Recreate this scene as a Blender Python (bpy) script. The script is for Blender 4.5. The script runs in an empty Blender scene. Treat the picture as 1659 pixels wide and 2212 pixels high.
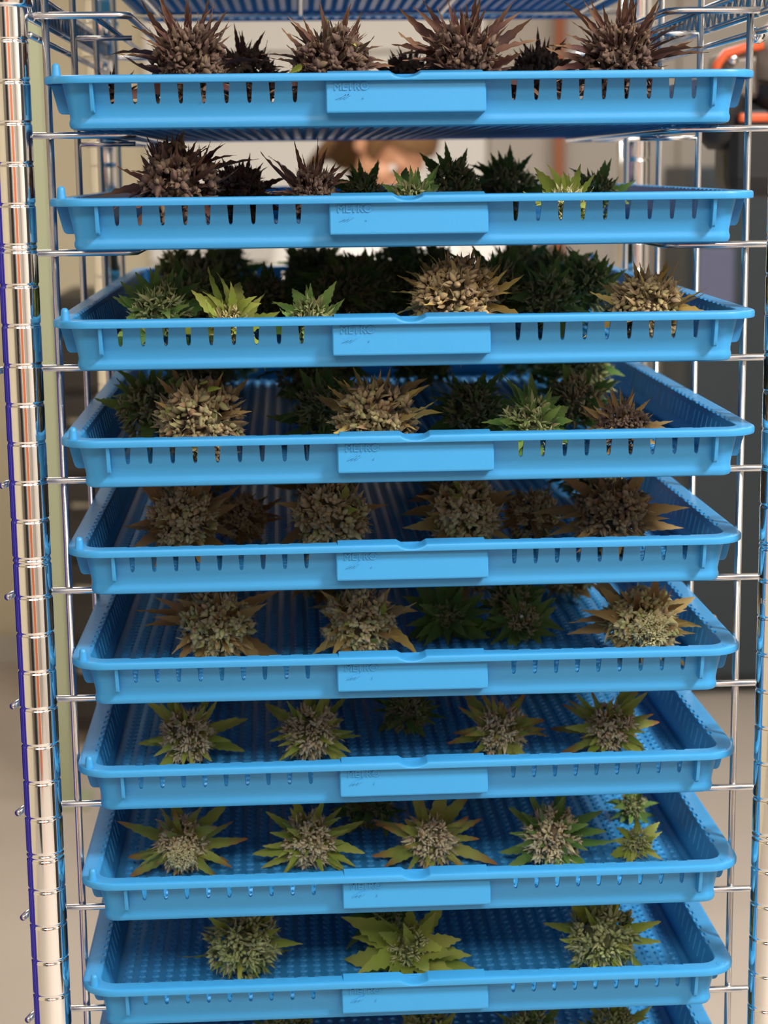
import bpy, bmesh, math, random
import numpy as np
from mathutils import Vector, Matrix, Euler

random.seed(7)
rng = np.random.default_rng(7)
SC = bpy.context.scene
COL = SC.collection
S = 0.0254                     # the rack is laid out in inches
ZO = 60.2                      # height of the measuring origin above the floor, in inches


def P(x, y, z):
    return Vector((x * S, y * S, (z + ZO) * S))


# ------------------------------------------------------------------ camera
CF, CX, CY, CZ = 4068.9, -2.647, -48.176, -3.161
TH, PS, RO = 0.1814, -0.0421, -0.0114


def ray(px, py):
    X = (px - 829.5) / CF
    U = (1106 - py) / CF
    c, s = math.cos(RO), math.sin(RO)
    x, up = c * X - s * U, s * X + c * U
    c, s = math.cos(TH), math.sin(TH)
    y, z = c + s * up, -s + c * up
    c, s = math.cos(PS), math.sin(PS)
    return Vector((c * x - s * y, s * x + c * y, z))


def at_y(px, py, y):
    d = ray(px, py)
    t = (y - CY) / d.y
    return Vector((CX + t * d.x, y, CZ + t * d.z)), t


def at_z(px, py, z):
    d = ray(px, py)
    t = (z - CZ) / d.z
    return Vector((CX + t * d.x, CY + t * d.y, z)), t


cam_d = bpy.data.cameras.new('camera')
cam = bpy.data.objects.new('camera', cam_d)
COL.objects.link(cam)
fwd = ray(829.5, 1106)
rgt = (ray(829.5 + CF, 1106) - fwd).normalized()
upv = (ray(829.5, 1106 - CF) - fwd).normalized()
fwd.normalize()
R3 = Matrix((rgt, upv, -fwd)).transposed()
cam.matrix_world = Matrix.Translation(P(CX, CY, CZ)) @ R3.to_4x4()
cam_d.sensor_fit = 'VERTICAL'
cam_d.sensor_height = 24.0
cam_d.lens = CF / 2212 * 24.0
cam_d.clip_start = 0.05
cam_d.dof.use_dof = True
cam_d.dof.focus_distance = 49.6 * S
cam_d.dof.aperture_fstop = 5.2
SC.camera = cam

# ------------------------------------------------------------------ world, light, exposure
wd = bpy.data.worlds.new('room_air')
SC.world = wd
wd.use_nodes = True
wd.node_tree.nodes['Background'].inputs[0].default_value = (0.9, 0.95, 1.0, 1)
wd.node_tree.nodes['Background'].inputs[1].default_value = 0.02

SC.view_settings.view_transform = 'Standard'
SC.view_settings.look = 'None'
SC.view_settings.gamma = 1
SC.view_settings.exposure = 0.06
SC.view_settings.use_curve_mapping = False
try:
    SC.cycles.use_denoising = True
    SC.cycles.max_bounces = 8
    SC.cycles.sample_clamp_indirect = 6
except Exception:
    pass

PANELS = [   # ceiling light panels: x, y (m), half x, half y, watts
    (-0.55, -2.35, 0.5, 0.45, 23),
    (0.65, -2.35, 0.5, 0.45, 20),
    (1.25, -1.10, 0.26, 0.26, 84),
    (-0.2, 1.75, 0.6, 0.3, 27),
    (1.45, 1.9, 0.3, 0.5, 16),
]
CEIL = 2.75
for i, (x, y, hx, hy, w) in enumerate(PANELS):
    ld = bpy.data.lights.new('panel_lamp', 'AREA')
    ld.shape = 'RECTANGLE'
    ld.size, ld.size_y = hx * 2, hy * 2
    ld.energy = w
    ld.color = (1.0, 0.985, 0.955)
    lo = bpy.data.objects.new('panel_lamp', ld)
    lo.location = (x, y, CEIL - 0.075)
    COL.objects.link(lo)


# ------------------------------------------------------------------ helpers
def lin(r, g, b):
    f = lambda c: (c / 255 / 12.92) if c / 255 <= 0.04045 else ((c / 255 + 0.055) / 1.055) ** 2.4
    return (f(r), f(g), f(b), 1)


def mat(name, color, rough=0.5, metal=0.0, noise=0.0, nscale=8.0, bump=0.0, bscale=60.0, emit=0.0, coat=0.0, spec=0.5):
    m = bpy.data.materials.new(name)
    m.use_nodes = True
    nt = m.node_tree
    b = nt.nodes['Principled BSDF']
    b.inputs['Roughness'].default_value = rough
    b.inputs['Metallic'].default_value = metal
    b.inputs['Specular IOR Level'].default_value = spec
    b.inputs['Base Color'].default_value = color
    if coat:
        b.inputs['Coat Weight'].default_value = coat
    tc = nt.nodes.new('ShaderNodeTexCoord')
    if noise > 0:
        n = nt.nodes.new('ShaderNodeTexNoise')
        n.inputs['Scale'].default_value = nscale
        n.inputs['Detail'].default_value = 4
        nt.links.new(tc.outputs['Object'], n.inputs['Vector'])
        mx = nt.nodes.new('ShaderNodeMix')
        mx.data_type = 'RGBA'
        mx.inputs[6].default_value = tuple(c * (1 - noise) for c in color[:3]) + (1,)
        mx.inputs[7].default_value = tuple(min(1, c * (1 + noise)) for c in color[:3]) + (1,)
        nt.links.new(n.outputs['Fac'], mx.inputs[0])
        nt.links.new(mx.outputs[2], b.inputs['Base Color'])
    if bump > 0:
        n2 = nt.nodes.new('ShaderNodeTexNoise')
        n2.inputs['Scale'].default_value = bscale
        nt.links.new(tc.outputs['Object'], n2.inputs['Vector'])
        bp = nt.nodes.new('ShaderNodeBump')
        bp.inputs['Strength'].default_value = bump
        bp.inputs['Distance'].default_value = 0.002
        nt.links.new(n2.outputs['Fac'], bp.inputs['Height'])
        nt.links.new(bp.outputs['Normal'], b.inputs['Normal'])
    if emit > 0:
        b.inputs['Emission Color'].default_value = color
        b.inputs['Emission Strength'].default_value = emit
    return m


def mesh(name, verts, faces, m=None, smooth=False):
    me = bpy.data.meshes.new(name)
    me.from_pydata([tuple(v) for v in verts], [], [tuple(f) for f in faces])
    me.update()
    if m:
        me.materials.append(m)
    if smooth:
        me.polygons.foreach_set('use_smooth', [True] * len(me.polygons))
    return me


def bm_mesh(name, bm, m=None, smooth=False, normals=True):
    if normals:
        bmesh.ops.recalc_face_normals(bm, faces=bm.faces[:])
    me = bpy.data.meshes.new(name)
    bm.to_mesh(me)
    bm.free()
    if m:
        me.materials.append(m)
    if smooth:
        me.polygons.foreach_set('use_smooth', [True] * len(me.polygons))
    return me


def obj(name, me, parent=None, loc=None, rot=None):
    o = bpy.data.objects.new(name, me)
    COL.objects.link(o)
    if parent:
        o.parent = parent
    if loc is not None:
        o.location = loc
    if rot is not None:
        o.rotation_euler = rot
    return o


def tag(o, label=None, cat=None, group=None, kind=None):
    if label: o['label'] = label
    if cat: o['category'] = cat
    if group: o['group'] = group
    if kind: o['kind'] = kind
    return o


def thing(name, loc, label, cat, group=None, rz=0.0):
    o = bpy.data.objects.new(name, None)
    o.empty_display_size = 0.02
    COL.objects.link(o)
    o.location = loc
    o.rotation_euler = (0, 0, rz)
    return tag(o, label, cat, group)


def add_box(bm, x0, x1, y0, y1, z0, z1, bev=0.0, segs=2):
    r = bmesh.ops.create_cube(bm, size=1)
    vs = r['verts']
    for v in vs:
        v.co = Vector((x0 + (v.co.x + .5) * (x1 - x0), y0 + (v.co.y + .5) * (y1 - y0), z0 + (v.co.z + .5) * (z1 - z0)))
    if bev > 0:
        es = list({e for v in vs for e in v.link_edges})
        bmesh.ops.bevel(bm, geom=es, offset=bev, segments=segs, profile=0.5, affect='EDGES')


def box_mesh(name, x0, x1, y0, y1, z0, z1, m, bev=0.0):
    bm = bmesh.new()
    add_box(bm, x0, x1, y0, y1, z0, z1, bev)
    return bm_mesh(name, bm, m)


def tube_geo(path, r, segs=10, cap=True, round_end=False):
    """verts, faces of a tube of radius r (number or list) along a list of Vectors"""
    pts = [Vector(p) for p in path]
    n = len(pts)
    rs = r if isinstance(r, (list, tuple)) else [r] * n
    verts, faces = [], []
    prev = None
    for i, p in enumerate(pts):
        if i == 0: t = pts[1] - pts[0]
        elif i == n - 1: t = pts[-1] - pts[-2]
        else: t = (pts[i + 1] - p).normalized() + (p - pts[i - 1]).normalized()
        t.normalize()
        if prev is None:
            a = Vector((0, 0, 1)) if abs(t.z) < .9 else Vector((1, 0, 0))
            u = t.cross(a).normalized()
        else:
            u = (prev - t * prev.dot(t)).normalized()
        prev = u
        w = t.cross(u)
        for k in range(segs):
            a = 2 * math.pi * k / segs
            verts.append(p + (u * math.cos(a) + w * math.sin(a)) * rs[i])
    for i in range(n - 1):
        for k in range(segs):
            k2 = (k + 1) % segs
            faces.append((i * segs + k, i * segs + k2, (i + 1) * segs + k2, (i + 1) * segs + k))
    if cap:
        faces.append(tuple(reversed(range(segs))))
        faces.append(tuple(range((n - 1) * segs, n * segs)))
    return verts, faces


def tube_mesh(name, path, r, m, segs=10):
    v, f = tube_geo(path, r, segs)
    me = mesh(name, v, f, m, True)
    return me


def tubes_mesh(name, paths, r, m, segs=8):
    V, F = [], []
    for p in paths:
        v, f = tube_geo(p, r, segs)
        o = len(V)
        V += v
        F += [tuple(i + o for i in q) for q in f]
    return mesh(name, V, F, m, True)


def lathe_mesh(name, prof, segs, m, smooth=True):
    """prof: list of (r, z)"""
    V, F = [], []
    for r, z in prof:
        for k in range(segs):
            a = 2 * math.pi * k / segs
            V.append((r * math.cos(a), r * math.sin(a), z))
    for i in range(len(prof) - 1):
        for k in range(segs):
            k2 = (k + 1) % segs
            F.append((i * segs + k, i * segs + k2, (i + 1) * segs + k2, (i + 1) * segs + k))
    F.append(tuple(reversed(range(segs))))
    F.append(tuple(range((len(prof) - 1) * segs, len(prof) * segs)))
    return mesh(name, V, F, m, smooth)


def arc3(c, r, a0, a1, n, u, w):
    return [c + (u * math.cos(a0 + (a1 - a0) * i / n) + w * math.sin(a0 + (a1 - a0) * i / n)) * r for i in range(n + 1)]


# ------------------------------------------------------------------ materials
M_BLUE = mat('tray_blue_plastic', (0.042, 0.300, 0.620, 1), rough=0.38, spec=0.4, noise=0.03, nscale=30, bump=0.04, bscale=300)
M_CHROME = mat('chrome_plate', (0.92, 0.92, 0.92, 1), rough=0.06, metal=1.0)
M_WIRE = mat('chrome_wire', (0.80, 0.79, 0.78, 1), rough=0.26, metal=1.0)
M_WHITE = mat('white_paint', lin(248, 244, 238), rough=0.7, noise=0.03, nscale=3)
M_BEIGE = mat('beige_paint', lin(218, 206, 178), rough=0.75, noise=0.04, nscale=2)
M_GREYWALL = mat('grey_paint', lin(192, 184, 174), rough=0.75, noise=0.04, nscale=2)
M_FLOOR = mat('epoxy_floor', lin(188, 176, 164), rough=0.45, noise=0.08, nscale=3)
M_CEIL = mat('ceiling_paint', lin(225, 222, 216), rough=0.85, noise=0.02)
M_SLATE = mat('slate_enamel', lin(52, 62, 68), rough=0.4, noise=0.08, nscale=4)
M_REFLECTION = mat('periwinkle_reflection', lin(104, 108, 136), rough=0.4, noise=0.05)
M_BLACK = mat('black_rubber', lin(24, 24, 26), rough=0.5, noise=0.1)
M_DARK = mat('dark_brown_enamel', lin(46, 42, 36), rough=0.5, noise=0.15, nscale=3)
M_COPPER = mat('orange_paint', lin(172, 104, 72), rough=0.5, noise=0.1)
M_ORANGE = mat('orange_plastic', lin(226, 98, 54), rough=0.4, noise=0.04)
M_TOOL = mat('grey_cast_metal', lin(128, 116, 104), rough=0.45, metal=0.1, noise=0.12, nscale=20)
M_INDIGO = mat('indigo_mirrored_sheet', (0.035, 0.022, 0.30, 1), rough=0.5, noise=0.1)
M_WOOD = mat('orange_brown_wood', lin(176, 96, 56), rough=0.45, noise=0.15, nscale=6)
M_SAGE = mat('sage_paint', lin(168, 172, 140), rough=0.6, noise=0.04)
M_SKIN = mat('skin', lin(216, 160, 126), rough=0.5, noise=0.04, nscale=12)
M_HAIR = mat('brown_hair', lin(122, 88, 54), rough=0.5, noise=0.3, nscale=60)
M_COAT = mat('white_cotton', lin(240, 236, 230), rough=0.8, noise=0.03, bump=0.2)
M_TROUSER = mat('charcoal_cloth', lin(58, 58, 64), rough=0.85, noise=0.1)
M_EYE = mat('eye_white', lin(235, 230, 225), rough=0.2, noise=0.01)
M_LAMP = mat('lamp_diffuser', (1.0, 0.97, 0.92, 1), rough=0.6, emit=3.0)
M_INK = mat('engraved_mark', lin(205, 205, 205), rough=0.5, noise=0.02)
M_STEM = mat('cut_stem_skin', lin(120, 128, 70), rough=0.6, noise=0.2, nscale=60)
M_PITH = mat('cut_stem_pith', lin(236, 226, 206), rough=0.7, noise=0.04, nscale=80)


def ramp_mat(name, cols, tip, tipmix, rough=0.6, sheen=0.15, nscale=500.0, frost=(0, 0, 0), frostmix=0.0, translucent=0.0, base=None):
    """plant material: colour picked by the mesh attribute 'var' (x: random, y: along the piece) and by noise"""
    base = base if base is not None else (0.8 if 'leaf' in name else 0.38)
    m = bpy.data.materials.new(name)
    m.use_nodes = True
    nt = m.node_tree
    N, L = nt.nodes, nt.links
    b = N['Principled BSDF']
    at = N.new('ShaderNodeAttribute')
    at.attribute_name = 'var'
    sep = N.new('ShaderNodeSeparateXYZ')
    L.new(at.outputs['Vector'], sep.inputs[0])
    oi = N.new('ShaderNodeObjectInfo')
    add = N.new('ShaderNodeMath')
    add.operation = 'ADD'
    L.new(sep.outputs['X'], add.inputs[0])
    L.new(oi.outputs['Random'], add.inputs[1])
    fr = N.new('ShaderNodeMath')
    fr.operation = 'FRACT'
    L.new(add.outputs[0], fr.inputs[0])
    cr = N.new('ShaderNodeValToRGB')
    el = cr.color_ramp.elements
    while len(el) < len(cols):
        el.new(0.5)
    for i, c in enumerate(cols):
        el[i].position = i / max(1, len(cols) - 1) * 0.98
        el[i].color = c
    L.new(fr.outputs[0], cr.inputs[0])
    pr = N.new('ShaderNodeValToRGB')
    pr.color_ramp.elements[0].position = 0.55
    pr.color_ramp.elements[0].color = (0, 0, 0, 1)
    pr.color_ramp.elements[1].position = 1.0
    pr.color_ramp.elements[1].color = (tipmix, tipmix, tipmix, 1)
    L.new(sep.outputs['Y'], pr.inputs[0])
    mx = N.new('ShaderNodeMix')
    mx.data_type = 'RGBA'
    L.new(pr.outputs[0], mx.inputs[0])
    L.new(cr.outputs[0], mx.inputs[6])
    mx.inputs[7].default_value = tip
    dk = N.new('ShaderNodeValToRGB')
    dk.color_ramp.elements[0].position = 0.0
    dk.color_ramp.elements[0].color = (base, base * .95, base * .85, 1)  # bases darkened in the colour, like occlusion between the bracts
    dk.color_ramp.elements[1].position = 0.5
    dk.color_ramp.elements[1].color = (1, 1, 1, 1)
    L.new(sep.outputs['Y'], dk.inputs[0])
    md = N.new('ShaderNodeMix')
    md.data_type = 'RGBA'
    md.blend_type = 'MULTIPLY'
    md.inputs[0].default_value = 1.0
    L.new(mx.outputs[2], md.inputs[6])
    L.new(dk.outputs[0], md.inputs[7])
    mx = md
    tc = N.new('ShaderNodeTexCoord')
    nz = N.new('ShaderNodeTexNoise')
    nz.inputs['Scale'].default_value = nscale
    nz.inputs['Detail'].default_value = 3
    L.new(tc.outputs['Object'], nz.inputs['Vector'])
    r2 = N.new('ShaderNodeValToRGB')
    r2.color_ramp.elements[0].position = 0.45
    r2.color_ramp.elements[0].color = (0, 0, 0, 1)
    r2.color_ramp.elements[1].position = 0.72
    r2.color_ramp.elements[1].color = (frostmix, frostmix, frostmix, 1)
    L.new(nz.outputs['Fac'], r2.inputs[0])
    mf = N.new('ShaderNodeMix')
    mf.data_type = 'RGBA'
    L.new(r2.outputs[0], mf.inputs[0])
    L.new(mx.outputs[2], mf.inputs[6])
    mf.inputs[7].default_value = (frost[0], frost[1], frost[2], 1)
    L.new(mf.outputs[2], b.inputs['Base Color'])
    b.inputs['Roughness'].default_value = rough
    b.inputs['Specular IOR Level'].default_value = 0.3
    b.inputs['Sheen Weight'].default_value = sheen
    b.inputs['Sheen Roughness'].default_value = 0.4
    b.inputs['Sheen Tint'].default_value = (1, 0.95, 0.85, 1)
    bp = N.new('ShaderNodeBump')
    bp.inputs['Strength'].default_value = 0.35
    bp.inputs['Distance'].default_value = 0.0006
    L.new(nz.outputs['Fac'], bp.inputs['Height'])
    L.new(bp.outputs['Normal'], b.inputs['Normal'])
    if translucent:
        tr = N.new('ShaderNodeBsdfTranslucent')
        L.new(mf.outputs[2], tr.inputs['Color'])
        ms = N.new('ShaderNodeMixShader')
        ms.inputs[0].default_value = translucent
        L.new(b.outputs[0], ms.inputs[1])
        L.new(tr.outputs[0], ms.inputs[2])
        L.new(ms.outputs[0], N['Material Output'].inputs['Surface'])
    return m


FROST = lin(226, 214, 188)[:3]
CALYX = {
    'purple': ramp_mat('calyx_purple', [lin(84, 56, 52), lin(106, 80, 66), lin(66, 42, 48), lin(112, 92, 66)], lin(134, 110, 84), 0.4, frost=lin(176, 156, 132)[:3], frostmix=0.22),
    'tan': ramp_mat('calyx_tan', [lin(170, 140, 84), lin(138, 110, 72), lin(156, 146, 82), lin(116, 90, 66), lin(176, 148, 98)], lin(204, 174, 120), 0.5, frost=FROST, frostmix=0.4),
    'taupe': ramp_mat('calyx_taupe', [lin(140, 116, 78), lin(112, 94, 66), lin(128, 128, 72), lin(98, 74, 56), lin(150, 126, 88), lin(122, 84, 52)], lin(178, 158, 112), 0.5, frost=FROST, frostmix=0.22),
    'olive': ramp_mat('calyx_olive', [lin(196, 184, 126), lin(182, 174, 122), lin(172, 136, 86), lin(208, 196, 140), lin(184, 194, 104), lin(190, 144, 82)], lin(236, 218, 166), 0.5, frost=FROST, frostmix=0.35),
    'green': ramp_mat('calyx_green', [lin(140, 156, 84), lin(122, 140, 72), lin(158, 162, 104), lin(170, 160, 110)], lin(200, 200, 142), 0.5, frost=FROST, frostmix=0.3),
    'beige': ramp_mat('calyx_beige', [lin(206, 186, 140), lin(178, 148, 112), lin(190, 178, 128), lin(216, 204, 160), lin(180, 140, 104)], lin(232, 218, 176), 0.6, frost=FROST, frostmix=0.45),
    'pale': ramp_mat('calyx_pale', [lin(222, 210, 150), lin(206, 200, 132), lin(228, 214, 172)], lin(236, 232, 190), 0.6, frost=FROST, frostmix=0.45),
}
LEAF = {
    'purple': ramp_mat('leaf_purple', [lin(92, 52, 48), lin(72, 42, 42), lin(106, 70, 54)], lin(164, 122, 74), 0.6, frost=lin(176, 150, 126)[:3], frostmix=0.12, nscale=260, translucent=0.15),
    'gold': ramp_mat('leaf_gold', [lin(196, 164, 74), lin(160, 122, 66), lin(184, 160, 84), lin(142, 104, 60)], lin(212, 184, 92), 0.7, frost=FROST, frostmix=0.25, nscale=260, translucent=0.2),
    'brown': ramp_mat('leaf_brown', [lin(174, 140, 74), lin(146, 110, 64), lin(184, 158, 88)], lin(196, 164, 96), 0.6, frost=FROST, frostmix=0.2, nscale=260, translucent=0.2),
    'green': ramp_mat('leaf_green', [lin(104, 146, 58), lin(86, 128, 54), lin(126, 158, 72)], lin(164, 174, 90), 0.5, frost=FROST, frostmix=0.12, nscale=260, translucent=0.25),
    'lime': ramp_mat('leaf_lime', [lin(164, 178, 66), lin(148, 166, 58), lin(178, 182, 84)], lin(200, 190, 96), 0.5, frost=FROST, frostmix=0.12, nscale=260, translucent=0.25),
    'rust': ramp_mat('leaf_lime_rust_tip', [lin(160, 170, 72), lin(140, 154, 62), lin(172, 170, 82)], lin(168, 92, 48), 1.0, frost=FROST, frostmix=0.12, nscale=260, translucent=0.22),
}

# ------------------------------------------------------------------ the room (structure)
RX0, RX1, RY0, RY1 = -2.3, 2.3, -3.2, 4.3


def struct(name, me, label=None):
    o = obj(name, me)
    o['kind'] = 'structure'
    return o


struct('floor', box_mesh('floor', RX0, RX1, RY0, RY1, -0.1, 0.0, M_FLOOR))
struct('ceiling', box_mesh('ceiling', RX0, RX1, RY0, RY1, CEIL, CEIL + 0.1, M_CEIL))
struct('wall_left', box_mesh('wall_left', RX0 - 0.1, RX0, RY0, RY1, 0, CEIL, M_BEIGE))
struct('wall_right', box_mesh('wall_right', RX1, RX1 + 0.1, RY0, RY1, 0, CEIL, M_GREYWALL))
struct('wall_front', box_mesh('wall_front', RX0, RX1, RY0 - 0.1, RY0, 0, CEIL, mat('warm_grey_paint', lin(150, 142, 132), rough=0.7, noise=0.03)))
wb = struct('wall_back', box_mesh('wall_back', RX0, RX1, RY1, RY1 + 0.1, 0, CEIL, M_BEIGE))
# white cladding boards in the middle of the back wall, grey boards to the right
wx0, wx1 = -0.50, 0.47
nb = 14
bh = CEIL / nb
bmx = box_mesh('board', wx0, wx1, RY1 - 0.03, RY1 - 0.001, 0.004, bh - 0.004, M_WHITE, 0.003)
for k in range(nb):
    obj('board', bmx, wb, (0, 0, k * bh))
bm2 = box_mesh('wall_panel', 0.48, 1.02, RY1 - 0.02, RY1 - 0.001, 0.0, CEIL, M_GREYWALL, 0.002)
obj('wall_panel', bm2, wb)
bm2 = box_mesh('wall_panel', 1.03, 2.25, RY1 - 0.02, RY1 - 0.001, 0.0, CEIL, M_GREYWALL, 0.002)
obj('wall_panel', bm2, wb)
struct('baseboard_back', box_mesh('baseboard_back', RX0, RX1, RY1 - 0.045, RY1 - 0.031, 0, 0.09, M_GREYWALL, 0.003))

for i, (x, y, hx, hy, w) in enumerate(PANELS):
    where = ['behind the camera on the left', 'behind the camera on the right', 'high on the right in front of the rack', 'in the middle behind the rack', 'at the back right'][i]
    t = thing('ceiling_light', (x, y, CEIL - 0.06), 'flat white ceiling light panel ' + where, 'light', 'ceiling light panels')
    bm = bmesh.new()
    add_box(bm, -hx - .03, hx + .03, -hy - .03, -hy, 0, .06, .004)
    add_box(bm, -hx - .03, hx + .03, hy, hy + .03, 0, .06, .004)
    add_box(bm, -hx - .03, -hx, -hy, hy, 0, .06, .004)
    add_box(bm, hx, hx + .03, -hy, hy, 0, .06, .004)
    obj('frame', bm_mesh('frame', bm, M_WHITE), t)
    obj('diffuser', box_mesh('diffuser', -hx, hx, -hy, hy, 0.01, 0.055, M_LAMP), t)

# ------------------------------------------------------------------ the chrome rack
W = 9.77
REAR = 22.0
LEV = [-2.285 - 3 * i for i in range(0, 15)]       # wire height below tray i+1
rack = thing('wire_rack', P(0, 11, -ZO), 'chrome wire tray rack with grooved round posts holding the blue trays', 'rack')
rl = rack.location.copy()


def rk(x, y, z):
    return P(x, y, z) - rl


# grooved post (local z=0 at the floor)
prof = [(0.0, 0.02), (0.40 * S, 0.02), (0.42 * S, 0.4 * S), (0.5 * S, 0.42 * S)]
R0 = 0.5 * S


def groove(z):
    g = 0.022 * S
    return [(R0 - .002 * S, z - .055 * S), (R0 - g * .5, z - .04 * S), (R0 - g, z - .02 * S), (R0 - g, z + .02 * S), (R0 - g * .5, z + .04 * S), (R0 - .002 * S, z + .055 * S)]


zz = []
for k in range(-14, 59):
    zz.append(-k)
    if (k - 5) % 8 == 0:
        zz.append(-k - 0.135)
zz = sorted(zz)
for i, z in enumerate(zz):
    h = (z + ZO) * S
    if i == 0 or z - zz[i - 1] > .3:
        prof += [(R0, h - .09 * S), (R0, h - .065 * S)]
    prof += groove(h)
    if i == len(zz) - 1 or zz[i + 1] - z > .3:
        prof += [(R0, h + .065 * S), (R0, h + .09 * S)]
prof += [(R0, (15 + ZO) * S), (R0 * .8, (15.1 + ZO) * S), (0.0, (15.15 + ZO) * S)]
prof[0] = (0.001, 0.02)
prof[-1] = (0.001, prof[-1][1])
post_me = lathe_mesh('post', prof, 40, M_CHROME)
foot_me = lathe_mesh('foot', [(0.001, 0), (.5 * S, 0), (.55 * S, .1 * S), (.5 * S, .5 * S), (.3 * S, .8 * S), (.3 * S, 1.2 * S), (.001, 1.2 * S)], 24, M_BLACK)
collar_me = lathe_mesh('collar', [(0.505 * S, -.65 * S), (.62 * S, -.63 * S), (.66 * S, -.55 * S), (.74 * S, .5 * S), (.74 * S, .62 * S), (.505 * S, .66 * S)], 32, M_CHROME)
for x, y in ((-W, 0), (W, 0), (-W, REAR), (W, REAR)):
    p = obj('post', post_me, rack, rk(x, y, -ZO))
    obj('foot', foot_me, p)
    obj('collar', collar_me, p, (0, 0, (1.42 + ZO) * S))

# vertical rods of the two side ladders
RODX = {-1: -9.075, 1: 9.135}
rod_me = tube_mesh('vertical_rod', [(0, 0, 4 * S), (0, 0, (3.2 + ZO) * S)], 0.098 * S, M_WIRE, 12)
for sx in (-1, 1):
    for y in (1.8, 8.0, 14.2, 20.4):
        obj('vertical_rod', rod_me, rack, rk(RODX[sx], y, -ZO))
# U-shaped wire runners, one per side and level
rw = 0.092


def runner(sx, z):
    xi = 6.95
    xo = 10.6
    pts = []
    X = lambda v: sx * v
    pts.append(rk(X(xo), 0.95, z))
    pts += [rk(X(xo - .1), 1.35, z), rk(X(xo - .35), 1.6, z)]
    pts += [rk(X(10.0), 1.62, z), rk(X(9.1), 1.62, z), rk(X(8.0), 1.62, z)]
    for k in range(7):
        a = k / 6 * math.pi / 2
        pts.append(rk(X(xi + .45 - .45 * math.sin(a)), 1.62 + .45 - .45 * math.cos(a), z))
    for k in range(7):
        a = k / 6 * math.pi / 2
        pts.append(rk(X(xi + .45 - .45 * math.cos(a)), 20.1 + .45 * math.sin(a), z))
    pts += [rk(X(8.0), 20.55, z), rk(X(9.1), 20.55, z), rk(X(10.2), 20.55, z)]
    v1, f1 = tube_geo(pts, rw * S, 10)
    v2, f2 = tube_geo([rk(X(7.85), 1.7, z - .003), rk(X(7.85), 20.5, z - .003)], 0.07 * S, 8)
    v3, f3 = tube_geo([rk(X(7.4), 8, z - .15), rk(X(9.1), 8, z - .15)], 0.07 * S, 8)
    V = list(v1)
    F = list(f1)
    for vv, ff in ((v2, f2), (v3, f3)):
        o = len(V)
        V += vv
        F += [tuple(i + o for i in q) for q in ff]
    return mesh('runner_wire', V, F, M_WIRE, True)


for sx in (-1, 1):
    for z in [LEV[0] + 3] + LEV[:13]:
        obj('runner_wire', runner(sx, z), rack)
# the shelf truss and guide rail above the top tray
for sx in (-1, 1):
    for z, xx, rr in ((0.66, 9.42, .1), (1.30, 9.42, .1), (0.17, 9.32, .085)):
        obj('side_rail', tube_mesh('side_rail', [rk(sx * xx, 0.6, z), rk(sx * xx, 21.4, z)], rr * S, M_WIRE), rack)
    pts = []
    for k in range(53):
        pts.append(rk(sx * 9.42, 0.8 + k * .39, 0.70 if k % 2 else 1.26))
    obj('zigzag_wire', tube_mesh('zigzag_wire', pts, 0.07 * S, M_WIRE, 8), rack)
for z in (2.22,):
    obj('back_rail', tube_mesh('back_rail', [rk(-9.4, 21.2, z), rk(9.4, 21.2, z)], 0.1 * S, M_WIRE), rack)
for x in (-7.5, -2.5, 2.5, 7.5):
    obj('shelf_wire', tube_mesh('shelf_wire', [rk(x, 0.6, 2.22), rk(x, 21.4, 2.22)], 0.08 * S, M_WIRE), rack)
obj('front_rail', tube_mesh('front_rail', [rk(-9.4, 0.6, 2.22), rk(9.4, 0.6, 2.22)], 0.1 * S, M_WIRE), rack)
# engraved scale number on the right post
fc = bpy.data.curves.new('numeral', 'FONT')
fc.body = '16'
fc.size = 0.22 * S
fc.extrude = 0.0006 * S
fo = bpy.data.objects.new('numeral_tmp', fc)
COL.objects.link(fo)
bpy.context.view_layer.update()
me = bpy.data.meshes.new_from_object(fo)
bpy.data.objects.remove(fo)
for v in me.vertices:               # wrap the flat lettering round the post
    a = math.radians(-163) + v.co.x / (R0 + 0.0001)
    r = R0 + 0.00012 + v.co.z
    v.co = Vector((r * math.cos(a), r * math.sin(a), v.co.y))
me.materials.clear()
me.materials.append(M_INK)
num = obj('numeral', me, rack, rk(W, 0, -14.62))
num['label'] = 'small engraved number on the right post'
# hook bolt on the back right
bolt = bmesh.new()
q, _ = at_y(1597, 1531, 8.0)
obj('wing_nut', tubes_mesh('wing_nut', [[rk(9.2, 8, -17.1), rk(9.75, 8, -17.15)], [rk(9.7, 8, -17.15), rk(9.95, 8, -16.95)], [rk(9.7, 8, -17.15), rk(9.9, 7.9, -17.4)]], 0.09 * S, M_WIRE), rack)
q2, _ = at_y(1640, 76, 2.0)
obj('rail_bolt', lathe_mesh('rail_bolt', [(.001, -.2 * S), (.2 * S, -.2 * S), (.22 * S, 0), (.14 * S, .16 * S), (.001, .2 * S)], 14, M_CHROME), rack, rk(q2.x, q2.y, q2.z), (0, math.pi / 2, 0))

# ------------------------------------------------------------------ trays
HW, TD, RC = 8.96, 25.7, 0.95        # half width, depth, corner radius of the rim
OFF = 0.06
H = 1.32
front_slots = [s * (2.75 + .57 * k) + OFF for s in (-1, 1) for k in range(9)]
side_slots = []
yy = 1.9
for g in range(5):
    for k in range(8):
        if yy < TD - 1.8:
            side_slots.append(yy)
        yy += .53
    yy += .32


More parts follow.
